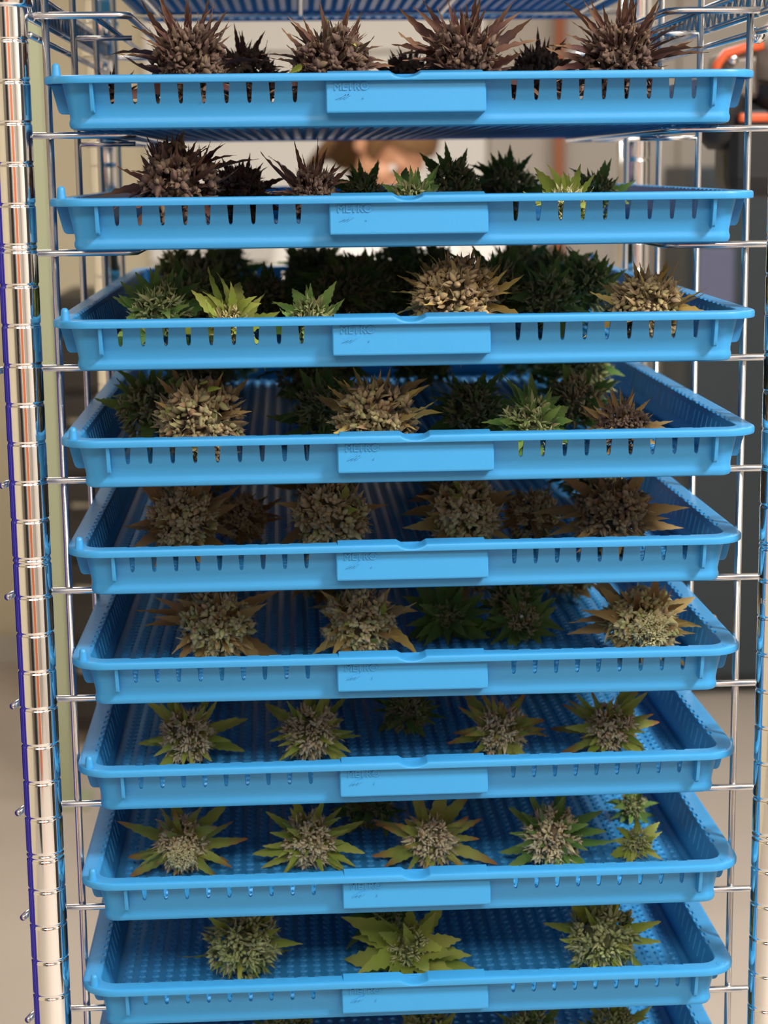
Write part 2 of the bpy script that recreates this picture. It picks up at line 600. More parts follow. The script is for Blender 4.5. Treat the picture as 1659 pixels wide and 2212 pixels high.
def perimeter(extra_front=(), slots=True, cast=0.0):
    """columns round the tray: list of (kind, a, slot id, edge sign); kind 'F','R','B','L' or a corner"""
    cols = []

    def side(kind, lo, hi, sl, extra):
        its = [(lo, None, 0), (hi, None, 0)]
        for i, c in enumerate(sl):
            its += [(c, (kind, i), -1), (c, (kind, i), 1)]
        for e in extra:
            its.append((e, None, 0))
        its.sort(key=lambda t: (t[0], t[2]))
        return [(kind, a, sid, sg) for a, sid, sg in its]

    n = 7
    cols += side('F', -(HW - RC), HW - RC, front_slots if slots else [], extra_front)
    cols += [('FR', k / n, None, 0) for k in range(1, n)]
    cols += side('R', RC, TD - RC, side_slots if slots else [], ())
    cols += [('BR', k / n, None, 0) for k in range(1, n)]
    cols += [(k_, -a, s_, -g_) for k_, a, s_, g_ in reversed(side('B', -(HW - RC), HW - RC, front_slots if slots else [], ()))][::1] and \
            [('B', a, s_, g_) for k_, a, s_, g_ in reversed(side('B', -(HW - RC), HW - RC, front_slots if slots else [], ()))]
    cols += [('BL', k / n, None, 0) for k in range(1, n)]
    cols += [('L', a, s_, g_) for k_, a, s_, g_ in reversed(side('L', RC, TD - RC, side_slots if slots else [], ()))]
    cols += [('FL', k / n, None, 0) for k in range(1, n)]
    return cols


def pos(col, inset, w):
    kind, a, sid, sg = col
    if kind == 'F': return a + sg * w, inset
    if kind == 'R': return HW - inset, a + sg * w
    if kind == 'B': return a + sg * w, TD - inset
    if kind == 'L': return -HW + inset, a + sg * w
    r = max(RC - inset, 0.13)
    cx, cy, a0 = {'FR': (HW - RC, RC, -90), 'BR': (HW - RC, TD - RC, 0), 'BL': (-HW + RC, TD - RC, 90), 'FL': (-HW + RC, RC, 180)}[kind]
    if RC - inset < 0.13:      # keep the tiny bottom corners on the wall line
        d = 0.13 - (RC - inset)
        cx -= math.copysign(d, cx)
        cy += d if cy < TD / 2 else -d
    t = math.radians(a0 + 90 * a)
    return cx + r * math.cos(t), cy + r * math.sin(t)


def tray_body():
    cols = perimeter()
    rows = [(.42, -.04, .08), (.44, -.20, .08), (.53, -.62, .052), (.54, -.665, .044), (.548, -.695, .026), (.55, -.703, .01), (.60, -.98, .03), (.598, -1.06, .03), (.575, -1.13, .03), (.578, -1.21, .03), (.615, -1.28, .03), (.69, -1.312, .03), (.82, -H, .03)]
    V, F = [], []
    n = len(cols)
    for ins, z, w in rows:
        for c in cols:
            x, y = pos(c, ins, w)
            V.append((x * S, y * S, z * S))
    for r in range(len(rows) - 1):
        for k in range(n):
            k2 = (k + 1) % n
            c, c2 = cols[k], cols[k2]
            if 1 <= r <= 4 and c[2] is not None and c[2] == c2[2]:
                continue
            F.append((r * n + k, r * n + k2, (r + 1) * n + k2, (r + 1) * n + k))
    me = mesh('tray_body', V, F, M_BLUE)
    bm = bmesh.new()
    bm.from_mesh(me)
    bmesh.ops.recalc_face_normals(bm, faces=bm.faces[:])
    bmesh.ops.solidify(bm, geom=bm.faces[:], thickness=0.075 * S)
    me2 = bm_mesh('tray_body', bm, M_BLUE, True)
    me2.set_sharp_from_angle(angle=math.radians(32))
    return me2


def tray_rim():
    ex = [OFF + v * .4 for v in np.linspace(-1, 1, 25)] + [OFF - 1.935, OFF - 1.93, OFF + 1.93, OFF + 1.935]
    cols = perimeter(extra_front=ex, slots=False)
    # castellation columns
    out = []
    for c in cols:
        out.append(c)

    def casts(kind, sl):
        r = []
        for c in sl:
            for d in (-.125, -.12, .12, .125):
                r.append((kind, c + d, 'in' if abs(d) < .123 else None, 0))
        return r

    F_ = sorted([c for c in cols if c[0] == 'F'] + casts('F', front_slots), key=lambda t: t[1])
    R_ = sorted([c for c in cols if c[0] == 'R'] + casts('R', side_slots), key=lambda t: t[1])
    B_ = sorted([c for c in cols if c[0] == 'B'] + casts('B', front_slots), key=lambda t: -t[1])
    L_ = sorted([c for c in cols if c[0] == 'L'] + casts('L', side_slots), key=lambda t: -t[1])
    cn = {k: [c for c in cols if c[0] == k] for k in ('FR', 'BR', 'BL', 'FL')}
    cols = F_ + cn['FR'] + R_ + cn['BR'] + B_ + cn['BL'] + L_ + cn['FL']
    prof = [(.10, 0), (.05, -.004), (.016, -.022), (0, -.06), (0, -.165), (.008, -.19), (.03, -.20), (.055, -.195), (.065, -.07), (.40, -.07), (.47, -.07), (.485, -.055), (.485, -.02), (.47, -.004), (.45, 0)]
    inner = {10, 11, 12, 13, 14}
    V, F = [], []
    n = len(cols)
    for j, (ins, z) in enumerate(prof):
        for c in cols:
            i2, z2 = ins, z
            if j in inner and c[2] == 'in':
                i2 -= .075 if j not in (14,) else .06
            if c[0] == 'F':
                u = abs(c[1] - OFF) / .38
                dip = .125 * max(0.0, 1 - u * u) ** .8 if u < 1 else 0
                if j not in (4, 5, 6, 7):
                    z2 -= dip
                if j in (11, 12, 13, 14) and abs(c[1] - OFF) <= 1.931:
                    z2 += .055 * (1 if j != 11 else .3)
            x, y = pos(c, i2, 0)
            V.append((x * S, y * S, z2 * S))
    m = len(prof)
    for j in range(m):
        j2 = (j + 1) % m
        for k in range(n):
            k2 = (k + 1) % n
            F.append((j * n + k, j * n + k2, j2 * n + k2, j2 * n + k))
    me = mesh('rim', V, F, M_BLUE)
    bm = bmesh.new()
    bm.from_mesh(me)
    me2 = bm_mesh('rim', bm, M_BLUE, True)
    me2.set_sharp_from_angle(angle=math.radians(38))
    return me2


def tray_floor():
    pitch = .385
    ins = .80
    nx = int((2 * (HW - ins)) / pitch)
    ny = int((TD - 2 * ins) / pitch)
    px = 2 * (HW - ins) / nx
    py = (TD - 2 * ins) / ny
    base = []
    ang = [math.radians(a) for a in (225, 270, 315, 0, 45, 90, 135, 180)]
    sq = [(-.5, -.5), (0, -.5), (.5, -.5), (.5, 0), (.5, .5), (0, .5), (-.5, .5), (-.5, 0)]
    cell = [(x * px, y * py, 0) for x, y in sq]
    cell += [(.145 * math.cos(a), .145 * math.sin(a), 0) for a in ang]
    cell += [(.115 * math.cos(a), .115 * math.sin(a), .055) for a in ang]
    cell += [(.080 * math.cos(a), .080 * math.sin(a), .055) for a in ang]
    cell += [(.075 * math.cos(a), .075 * math.sin(a), -.04) for a in ang]
    cell = np.array(cell)
    fc = []
    for r in range(4):
        for k in range(8):
            k2 = (k + 1) % 8
            fc.append((r * 8 + k, r * 8 + k2, r * 8 + 8 + k2, r * 8 + 8 + k))
    fc = np.array(fc)
    gx, gy = np.meshgrid(-(HW - ins) + (np.arange(nx) + .5) * px, ins + (np.arange(ny) + .5) * py)
    ctr = np.stack([gx.ravel(), gy.ravel(), np.full(gx.size, -H + .05)], 1)
    V = (ctr[:, None, :] + cell[None]).reshape(-1, 3) * S
    F = (np.arange(len(ctr))[:, None, None] * 40 + fc[None]).reshape(-1, 4)
    me = bpy.data.meshes.new('perforated_floor')
    me.from_pydata(V.tolist(), [], F.tolist())
    me.materials.append(M_BLUE)
    return me


def prism(name, poly, thick, axis, m):
    """poly: (a, z) outline, extruded along the other axis"""
    bm = bmesh.new()
    n = len(poly)
    f = []
    for s in (-.5, .5):
        if axis == 'x':
            f.append([bm.verts.new((s * thick * S, a * S, z * S)) for a, z in poly])
        else:
            f.append([bm.verts.new((a * S, s * thick * S, z * S)) for a, z in poly])
    bm.faces.new(f[0][::-1])
    bm.faces.new(f[1])
    for k in range(n):
        k2 = (k + 1) % n
        bm.faces.new((f[0][k], f[0][k2], f[1][k2], f[1][k]))
    bmesh.ops.recalc_face_normals(bm, faces=bm.faces[:])
    bmesh.ops.bevel(bm, geom=bm.edges[:], offset=.012 * S, segments=1, affect='EDGES')
    return bm_mesh(name, bm, m)


ribpoly = [(.085, -.17), (.12, -.30), (.24, -.78), (.27, -.86), (.33, -.91), (.585, -.915), (.44, -.17)]
RIB_F = prism('rib', ribpoly, .095, 'x', M_BLUE)
RIB_S = prism('rib', ribpoly, .095, 'y', M_BLUE)


def label_plate():
    bm = bmesh.new()
    x0, x1 = -1.98 + OFF, 2.02 + OFF
    # outline (inset, z) of the plate's section: vertical face flush under the rim lip
    sec = [(.20, -.18), (.195, -.24), (.150, -.93), (.16, -.965), (.195, -.985), (.62, -1.0), (.46, -.18)]
    rings = []
    for x, sh in ((x0, 0.03), (x0 + .03, 0), (x1 - .03, 0), (x1, .03)):
        rings.append([bm.verts.new((x * S, (a + (sh if a < .3 else 0)) * S, (z + (sh if z < -.9 else 0)) * S)) for a, z in sec])
    for i in range(3):
        for k in range(len(sec)):
            k2 = (k + 1) % len(sec)
            bm.faces.new((rings[i][k], rings[i][k2], rings[i + 1][k2], rings[i + 1][k]))
    bm.faces.new(rings[0][::-1])
    bm.faces.new(rings[3])
    return bm_mesh('label_plate', bm, M_BLUE)


def text_mesh(body, size, ext):
    c = bpy.data.curves.new('lettering', 'FONT')
    c.body = body
    c.size = size * S
    c.extrude = ext * S
    c.bevel_depth = .008 * S
    c.space_character = 1.05
    o = bpy.data.objects.new('lettering_tmp', c)
    COL.objects.link(o)
    bpy.context.view_layer.update()
    m_ = bpy.data.meshes.new_from_object(o)
    bpy.data.objects.remove(o)
    m_.materials.clear()
    m_.materials.append(M_BLUE)
    return m_


def emblem_mesh():
    bm = bmesh.new()
    for (x0, x1, z0, z1, h) in ((0.0, .26, 0.0, .12, .05), (.10, .33, .0, .13, .06), (.20, .38, .0, .13, .075), (.66, .70, .03, .03, .045)):
        f = []
        for y in (-.024, .02):
            f.append([bm.verts.new((a * S, y * S, b * S)) for a, b in ((x0, z0), (x1, z1 - h * .2), (x1, z1 + h), (x0 + .03, z0 + h * .6))])
        bm.faces.new(f[0])
        bm.faces.new(f[1][::-1])
        for k in range(4):
            k2 = (k + 1) % 4
            bm.faces.new((f[0][k], f[1][k], f[1][k2], f[0][k2]))
    return bm_mesh('emblem', bm, M_BLUE)


BODY, RIM, FLOORM, LABELP = tray_body(), tray_rim(), tray_floor(), label_plate()
LETTERS, EMBLEM = text_mesh('METRO', .255, .018), emblem_mesh()
PEG = lathe_mesh('peg', [(.13 * S, -.05 * S), (.12 * S, .0), (.1 * S, .2 * S), (.085 * S, .265 * S), (.05 * S, .295 * S), (.001, .3 * S)], 16, M_BLUE)
DIMPLE = lathe_mesh('dimple', [(.14 * S, -.004 * S), (.14 * S, .004 * S), (.115 * S, .008 * S), (.095 * S, -.002 * S), (.09 * S, .0015 * S), (.001, .0015 * S)], 18, M_BLUE)
STRIP = box_mesh('floor_strip', -.05 * S, .05 * S, 0.85 * S, (TD - .85) * S, -.02 * S, .03 * S, M_BLUE)

TY = [-.2, -.40, -.58, -.97, -.96, -.07, -.11, .15, -.30, -.33, -.2]
TX = [0, -.037, -.002, .017, .10, .04, .016, .046, .067, 0, 0]
TW = [0, -.035, .003, .028, .069, .103, .037, .143, .111, .115, .1]
ZT = [3.56] + [-.859 - 3 * i for i in range(10)]
TLAB = ['blue tray at the very top of the rack, seen only by its perforated underside',
        'blue plastic tray with dark purple buds, first with its whole front in view',
        'blue plastic tray just below the purple-bud tray, second full front from the top',
        'blue plastic tray with golden and bright green buds, third full front from the top',
        'blue plastic tray with tan and green buds, fourth full front from the top',
        'blue plastic tray with four large olive-brown buds, fifth full front from the top',
        'blue plastic tray with brown buds around a green star-shaped one, sixth from the top',
        'blue plastic tray with four yellow-green leafed buds, seventh full front from the top',
        'blue plastic tray with rust-tipped buds and a tiny bud at right, eighth from the top',
        'blue plastic tray with only three large buds in front, ninth full front from the top',
        'blue plastic tray at the bottom edge, only its back corners and bud tops showing']
TRAYS = []
TCOUNT = ['top', 'first full', 'second full', 'third full', 'fourth full', 'fifth full', 'sixth full', 'seventh full', 'eighth full', 'ninth full', 'bottom']
for i in range(11):
    rz = TW[i] / HW
    t = thing('drying_tray', P(TX[i], TY[i], ZT[i]), TLAB[i], 'tray', 'blue drying trays in the rack', rz)
    obj('tray_body', BODY, t)
    obj('rim', RIM, t)
    obj('perforated_floor', FLOORM, t)
    lp = obj('label_plate', LABELP, t)
    tilt = -math.atan2(.045, .69)
    obj('lettering', LETTERS, lp, ((-1.78 + OFF) * S, .182 * S, -.42 * S), (math.pi / 2 + tilt, 0, 0))
    obj('emblem', EMBLEM, lp, ((-1.74 + OFF) * S, .166 * S, -.66 * S), (tilt, 0, 0))
    for x in (-7.78 + OFF, 7.76 + OFF):
        obj('rib', RIB_F, t, (x * S, 0, 0))
        obj('rib', RIB_F, t, (x * S, TD * S, 0), (0, 0, math.pi))
    for y in (1.45, TD - 1.45):
        obj('rib', RIB_S, t, (-HW * S, y * S, 0))
        obj('rib', RIB_S, t, (HW * S, y * S, 0), (0, 0, math.pi))
    obj('peg', PEG, t, ((-HW + .36) * S, .42 * S, 0))
    obj('peg', PEG, t, ((HW - .36) * S, (TD - .42) * S, 0))
    obj('dimple', DIMPLE, t, ((HW - .42) * S, .40 * S, 0))
    obj('dimple', DIMPLE, t, ((-HW + .42) * S, (TD - .40) * S, 0))
    TRAYS.append(t)


# ------------------------------------------------------------------ buds
def put_var(me, var):
    a = me.attributes.new('var', 'FLOAT_VECTOR', 'POINT')
    a.data.foreach_set('vector', np.asarray(var, dtype=np.float32).ravel())


def frame(n):
    n = n / np.linalg.norm(n)
    a = np.array([0, 0, 1.0]) if abs(n[2]) < .9 else np.array([1.0, 0, 0])
    u = np.cross(a, n)
    u /= np.linalg.norm(u)
    return u, np.cross(n, u), n


def calyx_cluster(seed, clumps=15, per=12, size=.16, hairs=1.0, fluff=0.0, long=1.25, blades=60):
    """bract cluster about the +Z axis (tip), lateral radius 1"""
    g = np.random.default_rng(seed)
    V, F, A = [], [], []
    nv = 0
    # dark core
    nr, ns = 8, 12
    cv = []
    for i in range(nr + 1):
        ph = math.pi * i / nr
        for k in range(ns):
            th = 2 * math.pi * k / ns
            cv.append((.53 * math.sin(ph) * math.cos(th), .53 * math.sin(ph) * math.sin(th), .53 * long * math.cos(ph)))
    V += cv
    A += [(.3, .0, 0)] * len(cv)
    for i in range(nr):
        for k in range(ns):
            k2 = (k + 1) % ns
            F.append((i * ns + k, i * ns + k2, (i + 1) * ns + k2, (i + 1) * ns + k))
    nv = len(V)
    sg = 6
    prof = np.array([(.25, 0), (.78, .18), (1.0, .42), (.88, .66), (.5, .86), (.12, 1.0)])
    ang = np.arange(sg) * 2 * math.pi / sg
    ca, sa = np.cos(ang), np.sin(ang)
    gold = math.pi * (3 - math.sqrt(5))
    for c in range(clumps):
        zz = 1 - (c + .5) / clumps * 1.72
        th = c * gold + g.normal(0, .25)
        rr = math.sqrt(max(0, 1 - zz * zz))
        nrm = np.array([rr * math.cos(th), rr * math.sin(th), zz])
        cpos = nrm * np.array([.76, .76, .78 * long]) * g.uniform(.78, 1.12)
        cdir = nrm * np.array([1, 1, .7]) + np.array([0, 0, .45])
        crad = g.uniform(.09, .18)
        crand = g.random()
        u0, w0, n0 = frame(cdir)
        for q in range(per):
            # spread on a dome round the clump direction
            f_ = (q + .5) / per
            pol = math.acos(1 - f_ * 1.15)
            az = q * gold + g.normal(0, .2)
            d = n0 * math.cos(pol) + (u0 * math.cos(az) + w0 * math.sin(az)) * math.sin(pol)
            b = cpos + d * crad * .75
            dd = d + n0 * .5 + g.normal(0, .18, 3)
            u, w, n = frame(dd)
            s = size * g.uniform(.7, 1.25)
            ln = s * g.uniform(1.7, 2.5) * (1 + fluff * .3)
            bend = g.normal(0, .32, 2)
            fat = g.uniform(.75, 1.05) * (1 - fluff * .45)
            pr, pz = prof[:, 0] * s * fat, prof[:, 1] * ln
            off = (pz / ln) ** 2 * ln
            lob = 1 + .22 * np.cos(3 * ang + g.uniform(0, 6.28))          # folded, slightly lobed bracts
            ring = b - n * ln * .25 + ((u[None] * ca[:, None] + w[None] * sa[:, None]) * lob[:, None])[None] * pr[:, None, None] \
                + (n[None] * pz[:, None] + u[None] * (off * bend[0])[:, None] + w[None] * (off * bend[1])[:, None])[:, None, :]
            ring = ring.reshape(-1, 3)
            V += ring.tolist()
            rv = (crand * .55 + g.random() * .45)
            if g.random() < .07: rv = g.random()
            A += [(rv, t_, 0) for t_ in np.repeat(prof[:, 1], sg)]
            m_ = len(prof)
            for i in range(m_ - 1):
                for k in range(sg):
                    k2 = (k + 1) % sg
                    F.append((nv + i * sg + k, nv + i * sg + k2, nv + (i + 1) * sg + k2, nv + (i + 1) * sg + k))
            F.append(tuple(nv + (m_ - 1) * sg + k for k in range(sg)))
            nv += m_ * sg
            # hairs
            nh = g.poisson(hairs)
            tip = ring[-sg:].mean(0)
            for h in range(nh):
                hd = n + g.normal(0, .6, 3)
                hd /= np.linalg.norm(hd)
                cu = g.normal(0, .5, 3)
                L = s * g.uniform(.7, 1.6)
                hu, hw, hn = frame(hd)
                pts = [tip + hd * L * t_ + cu * L * t_ * t_ * .5 for t_ in (-.1, .35, .7, 1.0)]
                for i, p_ in enumerate(pts):
                    rad = s * .075 * (1 - .75 * i / 3)
                    for k in range(3):
                        V.append((p_ + (hu * math.cos(k * 2.094) + hw * math.sin(k * 2.094)) * rad).tolist())
                        A.append((rv, .9 + .1 * i / 3, 1))
                for i in range(3):
                    for k in range(3):
                        k2 = (k + 1) % 3
                        F.append((nv + i * 3 + k, nv + i * 3 + k2, nv + i * 3 + 3 + k2, nv + i * 3 + 3 + k))
                nv += 12
    # small sugar leaves poking out between the bracts
    for q in range(blades):
        zz = 1 - (q + .5) / blades * 1.6
        th = q * gold * 1.37 + g.normal(0, .3)
        rr = math.sqrt(max(0, 1 - zz * zz))
        nrm = np.array([rr * math.cos(th), rr * math.sin(th), zz])
        b = nrm * np.array([.7, .7, .74 * long])
        dd = nrm + np.array([0, 0, .55]) + g.normal(0, .3, 3)
        u, w, n = frame(dd)
        a = g.uniform(0, 6.28)
        u, w = u * math.cos(a) + w * math.sin(a), w * math.cos(a) - u * math.sin(a)
        L = g.uniform(.28, .52)
        wd_ = L * g.uniform(.09, .15)
        bend = g.normal(0, .22)
        rv = g.random()
        for i, (t_, ww) in enumerate(((0, .5), (.3, 1), (.65, .7), (1, .05))):
            p_ = b + n * L * t_ + w * bend * L * t_ * t_
            for sx in (-1, 0, 1):
                V.append((p_ + u * wd_ * ww * sx + w * abs(sx) * wd_ * ww * .5).tolist())
                A.append((rv, .2 + .75 * t_, 0))
        for i in range(3):
            for k in range(2):
                F.append((nv + i * 3 + k, nv + i * 3 + k + 1, nv + i * 3 + k + 4, nv + i * 3 + k + 3))
        nv += 12
    me = bpy.data.meshes.new('bract_cluster')
    me.from_pydata(V, [], F)
    put_var(me, A)
    me.polygons.foreach_set('use_smooth', [True] * len(me.polygons))
    me.materials.append(CALYX['tan'])
    return me


CL = {
    'tight': [calyx_cluster(100 + k, clumps=66, per=9, size=.084, hairs=1.0, fluff=.15, blades=130) for k in range(6)],
    'fluffy': [calyx_cluster(200 + k, clumps=60, per=9, size=.084, hairs=1.8, fluff=.6, blades=90) for k in range(5)],
    'leafy': [calyx_cluster(300 + k, clumps=42, per=8, size=.092, hairs=.6, fluff=.9, long=1.0, blades=110) for k in range(4)],
}


def leaf_mesh(seed, width, curl, fold, serr, twist=0.0, blunt=0.0):
    """leaf along +Y (length 1), upper face +Z"""
    g = np.random.default_rng(seed)
    n = 12
    V, F, A = [], [], []
    rv = g.random() * .3
    side_b = g.normal(0, .08)
    for i in range(n + 1):
        t = i / n
        w = width * (math.sin(math.pi * min(1, t * .93 + .07) ** .62) ** (1.0 - .45 * blunt)) * (1 - .15 * t)
        if i == 0: w = width * .22
        if i == n: w = width * .02
        tooth = (1.0 + serr) if i % 2 else (1.0 - serr)
        wl = w * tooth
        y = math.sin(t * curl) / curl if abs(curl) > .01 else t
        z = -(1 - math.cos(t * curl)) / curl if abs(curl) > .01 else 0
        x = side_b * t * t
        tw = twist * t
        dy = serr * .05 if i % 2 else 0
        for sx in (-1, 0, 1):
            lx = sx * wl
            lz = abs(lx) * fold + (0.012 * math.sin(i * 2.2 + sx) if sx else 0)
            V.append((x + lx * math.cos(tw), y - (0 if sx else 0) + (dy if sx else 0), z + lz + lx * math.sin(tw)))
            A.append((rv + (.05 if sx == 0 else 0), t, 0))
    for i in range(n):
        for k in range(2):
            a = i * 3 + k
            F.append((a, a + 1, a + 4, a + 3))
    me = bpy.data.meshes.new('leaf')
    me.from_pydata(V, [], F)
    put_var(me, A)
    me.polygons.foreach_set('use_smooth', [True] * len(me.polygons))
    me.materials.append(LEAF['gold'])
    return me


LF = {
    'narrow': [leaf_mesh(10 + k, .105 + .02 * (k % 3), [.5, -.4, .9, -.15, .25][k % 5], .35 + .1 * (k % 2), .10, [0, .5, -.5][k % 3]) for k in range(6)],
    'spike': [leaf_mesh(30 + k, .10 + .02 * (k % 2), [.3, -.3, .6, -.5][k % 4], .55, .14, [0, .4, -.4][k % 3]) for k in range(5)],
    'wide': [leaf_mesh(50 + k, .165 + .025 * (k % 3), [.5, -.35, .9, .2, -.6][k % 5], .22, .14, [0, .35, -.3][k % 3]) for k in range(6)],
    'finger': [leaf_mesh(70 + k, .11 + .015 * (k % 3), [.35, -.3, .7, -.55, .1][k % 5], .4, .10, [0, .5, -.5][k % 3], blunt=.8) for k in range(6)],
}
STEM = lathe_mesh('stem', [(.10, -1.75), (.13, -1.2), (.16, -.6), (.17, 0)], 10, M_STEM)
PITHM = lathe_mesh('cut_end', [(.001, -1.752), (.085, -1.752), (.085, -1.70), (.001, -1.70)], 10, M_PITH)

FLOOR_TOP = -H + .085


def look(t, roll):
    """rotation taking +Z to t"""
    q = Vector((0, 0, 1)).rotation_difference(Vector(t).normalized())
    return q.to_matrix().to_4x4() @ Matrix.Rotation(roll, 4, 'Z')


BUDN = 0


def bud(T, px, ptop, rpx, y, cal, lf, label, kind='tight', shape='narrow', n=20, L=1.05, tip=(0, -.92, .35), rust=None, group=None, flip=False, wl=1.0, pale=False, phi=(42, 100), inn=.4, spots=0):
    global BUDN
    BUDN += 1
    g = np.random.default_rng(900 + BUDN)
    ti = TRAYS[T]
    zf = ZT[T] + FLOOR_TOP
    ymin = TY[T] + .78
    if y is None:               # rest the bud on the floor where the photograph sees it
        pyc = ptop + rpx
        yv = 3.0
        for it in range(12):
            _, t_ = at_y(px, pyc, yv)
            dep = t_ * 1.0
            r = rpx * dep / CF
            q, _ = at_z(px, pyc, zf + r * .97)
            yv = min(max(q.y, ymin + r * 1.2), 9.0)
        y = yv
    c, t_ = at_y(px, ptop + rpx, y)
    r = rpx * t_ / CF
    top, _ = at_y(px, ptop, y)
    rz = (top.z - zf) / 2
    zs = min(max(rz / r, .85), 1.45)
    cz = zf + r * zs * .98
    c = Vector((c.x, y, cz))
    root = thing('cannabis_bud', P(c.x, c.y, zf), label, 'flower', group)
    ctr = Vector((0, 0, (cz - zf) * S))
    tipv = Vector(tip) + Vector((g.normal(0, .08), 0, g.normal(0, .06)))
    if c.x > 0: tipv.x -= .08
    else: tipv.x += .08
    tipv.normalize()
    Rm = look(tipv, g.uniform(0, 6.28))
    Zs = Matrix.Diagonal((1, 1, zs, 1))
    base = Matrix.Translation(ctr) @ Zs @ Rm @ Matrix.Scale(r * S, 4)
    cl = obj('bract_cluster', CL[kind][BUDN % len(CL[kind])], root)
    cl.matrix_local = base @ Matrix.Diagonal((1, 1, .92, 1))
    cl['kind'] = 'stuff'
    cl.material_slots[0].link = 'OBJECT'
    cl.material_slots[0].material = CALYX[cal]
    st = obj('stem', STEM, root)
    sl = .9
    if not flip:
        down = tipv.z * zs * 1.76 * r
        if down > 0:
            sl = min(.9, max(.05, (cz - zf - .1 * r - .05) / down))
    st.matrix_local = base @ (Matrix.Rotation(math.pi, 4, 'X') if flip else Matrix.Identity(4)) @ Matrix.Diagonal((1, 1, sl, 1))
    ce = obj('cut_end', PITHM, st)
    ce['label'] = 'pale cut end of the stem'
    if pale:
        tipcl = obj('pale_tip', CL['fluffy'][BUDN % 4], root)
        tipcl['kind'] = 'stuff'
        tipcl['label'] = 'pale yellow tip of the bud'
        tipcl.matrix_local = Matrix.Translation(ctr) @ Zs @ Rm @ Matrix.Translation((0, 0, r * S * .85)) @ Matrix.Scale(r * S * .48, 4)
        tipcl.material_slots[0].link = 'OBJECT'
        tipcl.material_slots[0].material = CALYX['pale']
    for k in range(spots):           # a few bright little leaves among the bracts
        ph, th = math.radians(18 + 16 * k + g.normal(0, 4)), g.uniform(0, 6.28)
        rad = Vector((math.cos(th), math.sin(th), 0))
        nrm = rad * math.sin(ph) + Vector((0, 0, math.cos(ph)))
        tg = nrm.cross(Vector((g.normal(), g.normal(), g.normal()))).normalized()
        yv_ = (tg * .8 + nrm * .6).normalized()
        zv = (nrm - yv_ * nrm.dot(yv_)).normalized()
        Ml = Matrix((yv_.cross(zv), yv_, zv)).transposed().to_4x4()
        lo = obj('leaf', LF['wide'][k % 6], root)
        lo.matrix_local = Matrix.Translation(ctr) @ Zs @ Rm @ Matrix.Scale(r * S, 4) @ Matrix.Translation(Vector((nrm.x * .86, nrm.y * .86, nrm.z * 1.02))) @ Ml @ Matrix.Scale(.36, 4) @ Matrix.Diagonal((1.5, 1, 1, 1))
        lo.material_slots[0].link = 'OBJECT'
        lo.material_slots[0].material = LEAF['lime']
        lo['label'] = 'small bright lime leaf'
    lset = LF[shape]
    # leaves
    gold = math.pi * (3 - math.sqrt(5))
    n_in = int(n * inn)
    for k in range(n + n_in):
        inner_ = k >= n
        f_ = (k + .5) / n if not inner_ else (k - n + .5) / n_in
        ph = math.radians(12 + 52 * f_ + g.normal(0, 6)) if inner_ else math.radians(phi[0] + (phi[1] - phi[0]) * f_ + g.normal(0, 6))
        th = k * gold + g.normal(0, .22)
        rad = Vector((math.cos(th), math.sin(th), 0))
        ax = Vector((0, 0, 1))
        d = rad * math.sin(ph) + ax * math.cos(ph)
        b = (rad * .52 * math.sin(min(ph, 1.6)) + ax * (.62 * math.cos(ph) - .05))
        ln = L * g.uniform(.75, 1.2) * (.62 + .5 * f_) if not inner_ else g.uniform(.5, .85) * (1.25 if inn > .5 else 1)
        # build the leaf frame: Y along d, Z towards the tip axis
        yv_ = d.normalized()
        zv = (ax - yv_ * ax.dot(yv_)).normalized()
        xv = yv_.cross(zv)
        Ml = Matrix((xv, yv_, zv)).transposed().to_4x4()
        M = Matrix.Translation(ctr) @ Zs @ Rm @ Matrix.Scale(r * S, 4) @ Matrix.Translation(b) @ Ml @ Matrix.Rotation(g.normal(0, .35), 4, 'Y') @ Matrix.Scale(ln, 4) @ Matrix.Diagonal((wl, 1, 1, 1))
        tipw = M @ Vector((0, 1, 0))
        midw = M @ Vector((0, .6, 0))
        # keep leaves above the tray floor and off the front wall
        low = min(tipw.z, midw.z)
        if low < .02 * S:
            lift = math.asin(min(1, (.05 * S - low) / (ln * r * S)))
            p0 = M @ Vector((0, 0, 0))
            hd = (tipw - p0)
            axr = hd.cross(Vector((0, 0, 1)))
            if axr.length > 1e-6 and lift < 1.1:
                M = Matrix.Translation(p0) @ Matrix.Rotation(lift * 1.1, 4, axr.normalized()) @ Matrix.Translation(-p0) @ M
            else:
                continue
            tipw = M @ Vector((0, 1, 0))
            if tipw.z < 0: continue
        wy = c.y + tipw.y / S
        inz = (tipw.z / S) < 1.25
        if wy < TY[T] + .75 and inz: continue
        if abs(c.x + tipw.x / S) > HW - .85 and inz: continue
        if tipw.z / S > 2.85 and T != 1: continue
        lo = obj('leaf', lset[int(g.integers(len(lset)))], root)
        lo.matrix_local = M
        lo.material_slots[0].link = 'OBJECT'
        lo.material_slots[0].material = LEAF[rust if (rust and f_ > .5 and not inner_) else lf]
    return root


UP = (0, -.55, .85)
G1 = 'buds in the {} tray'
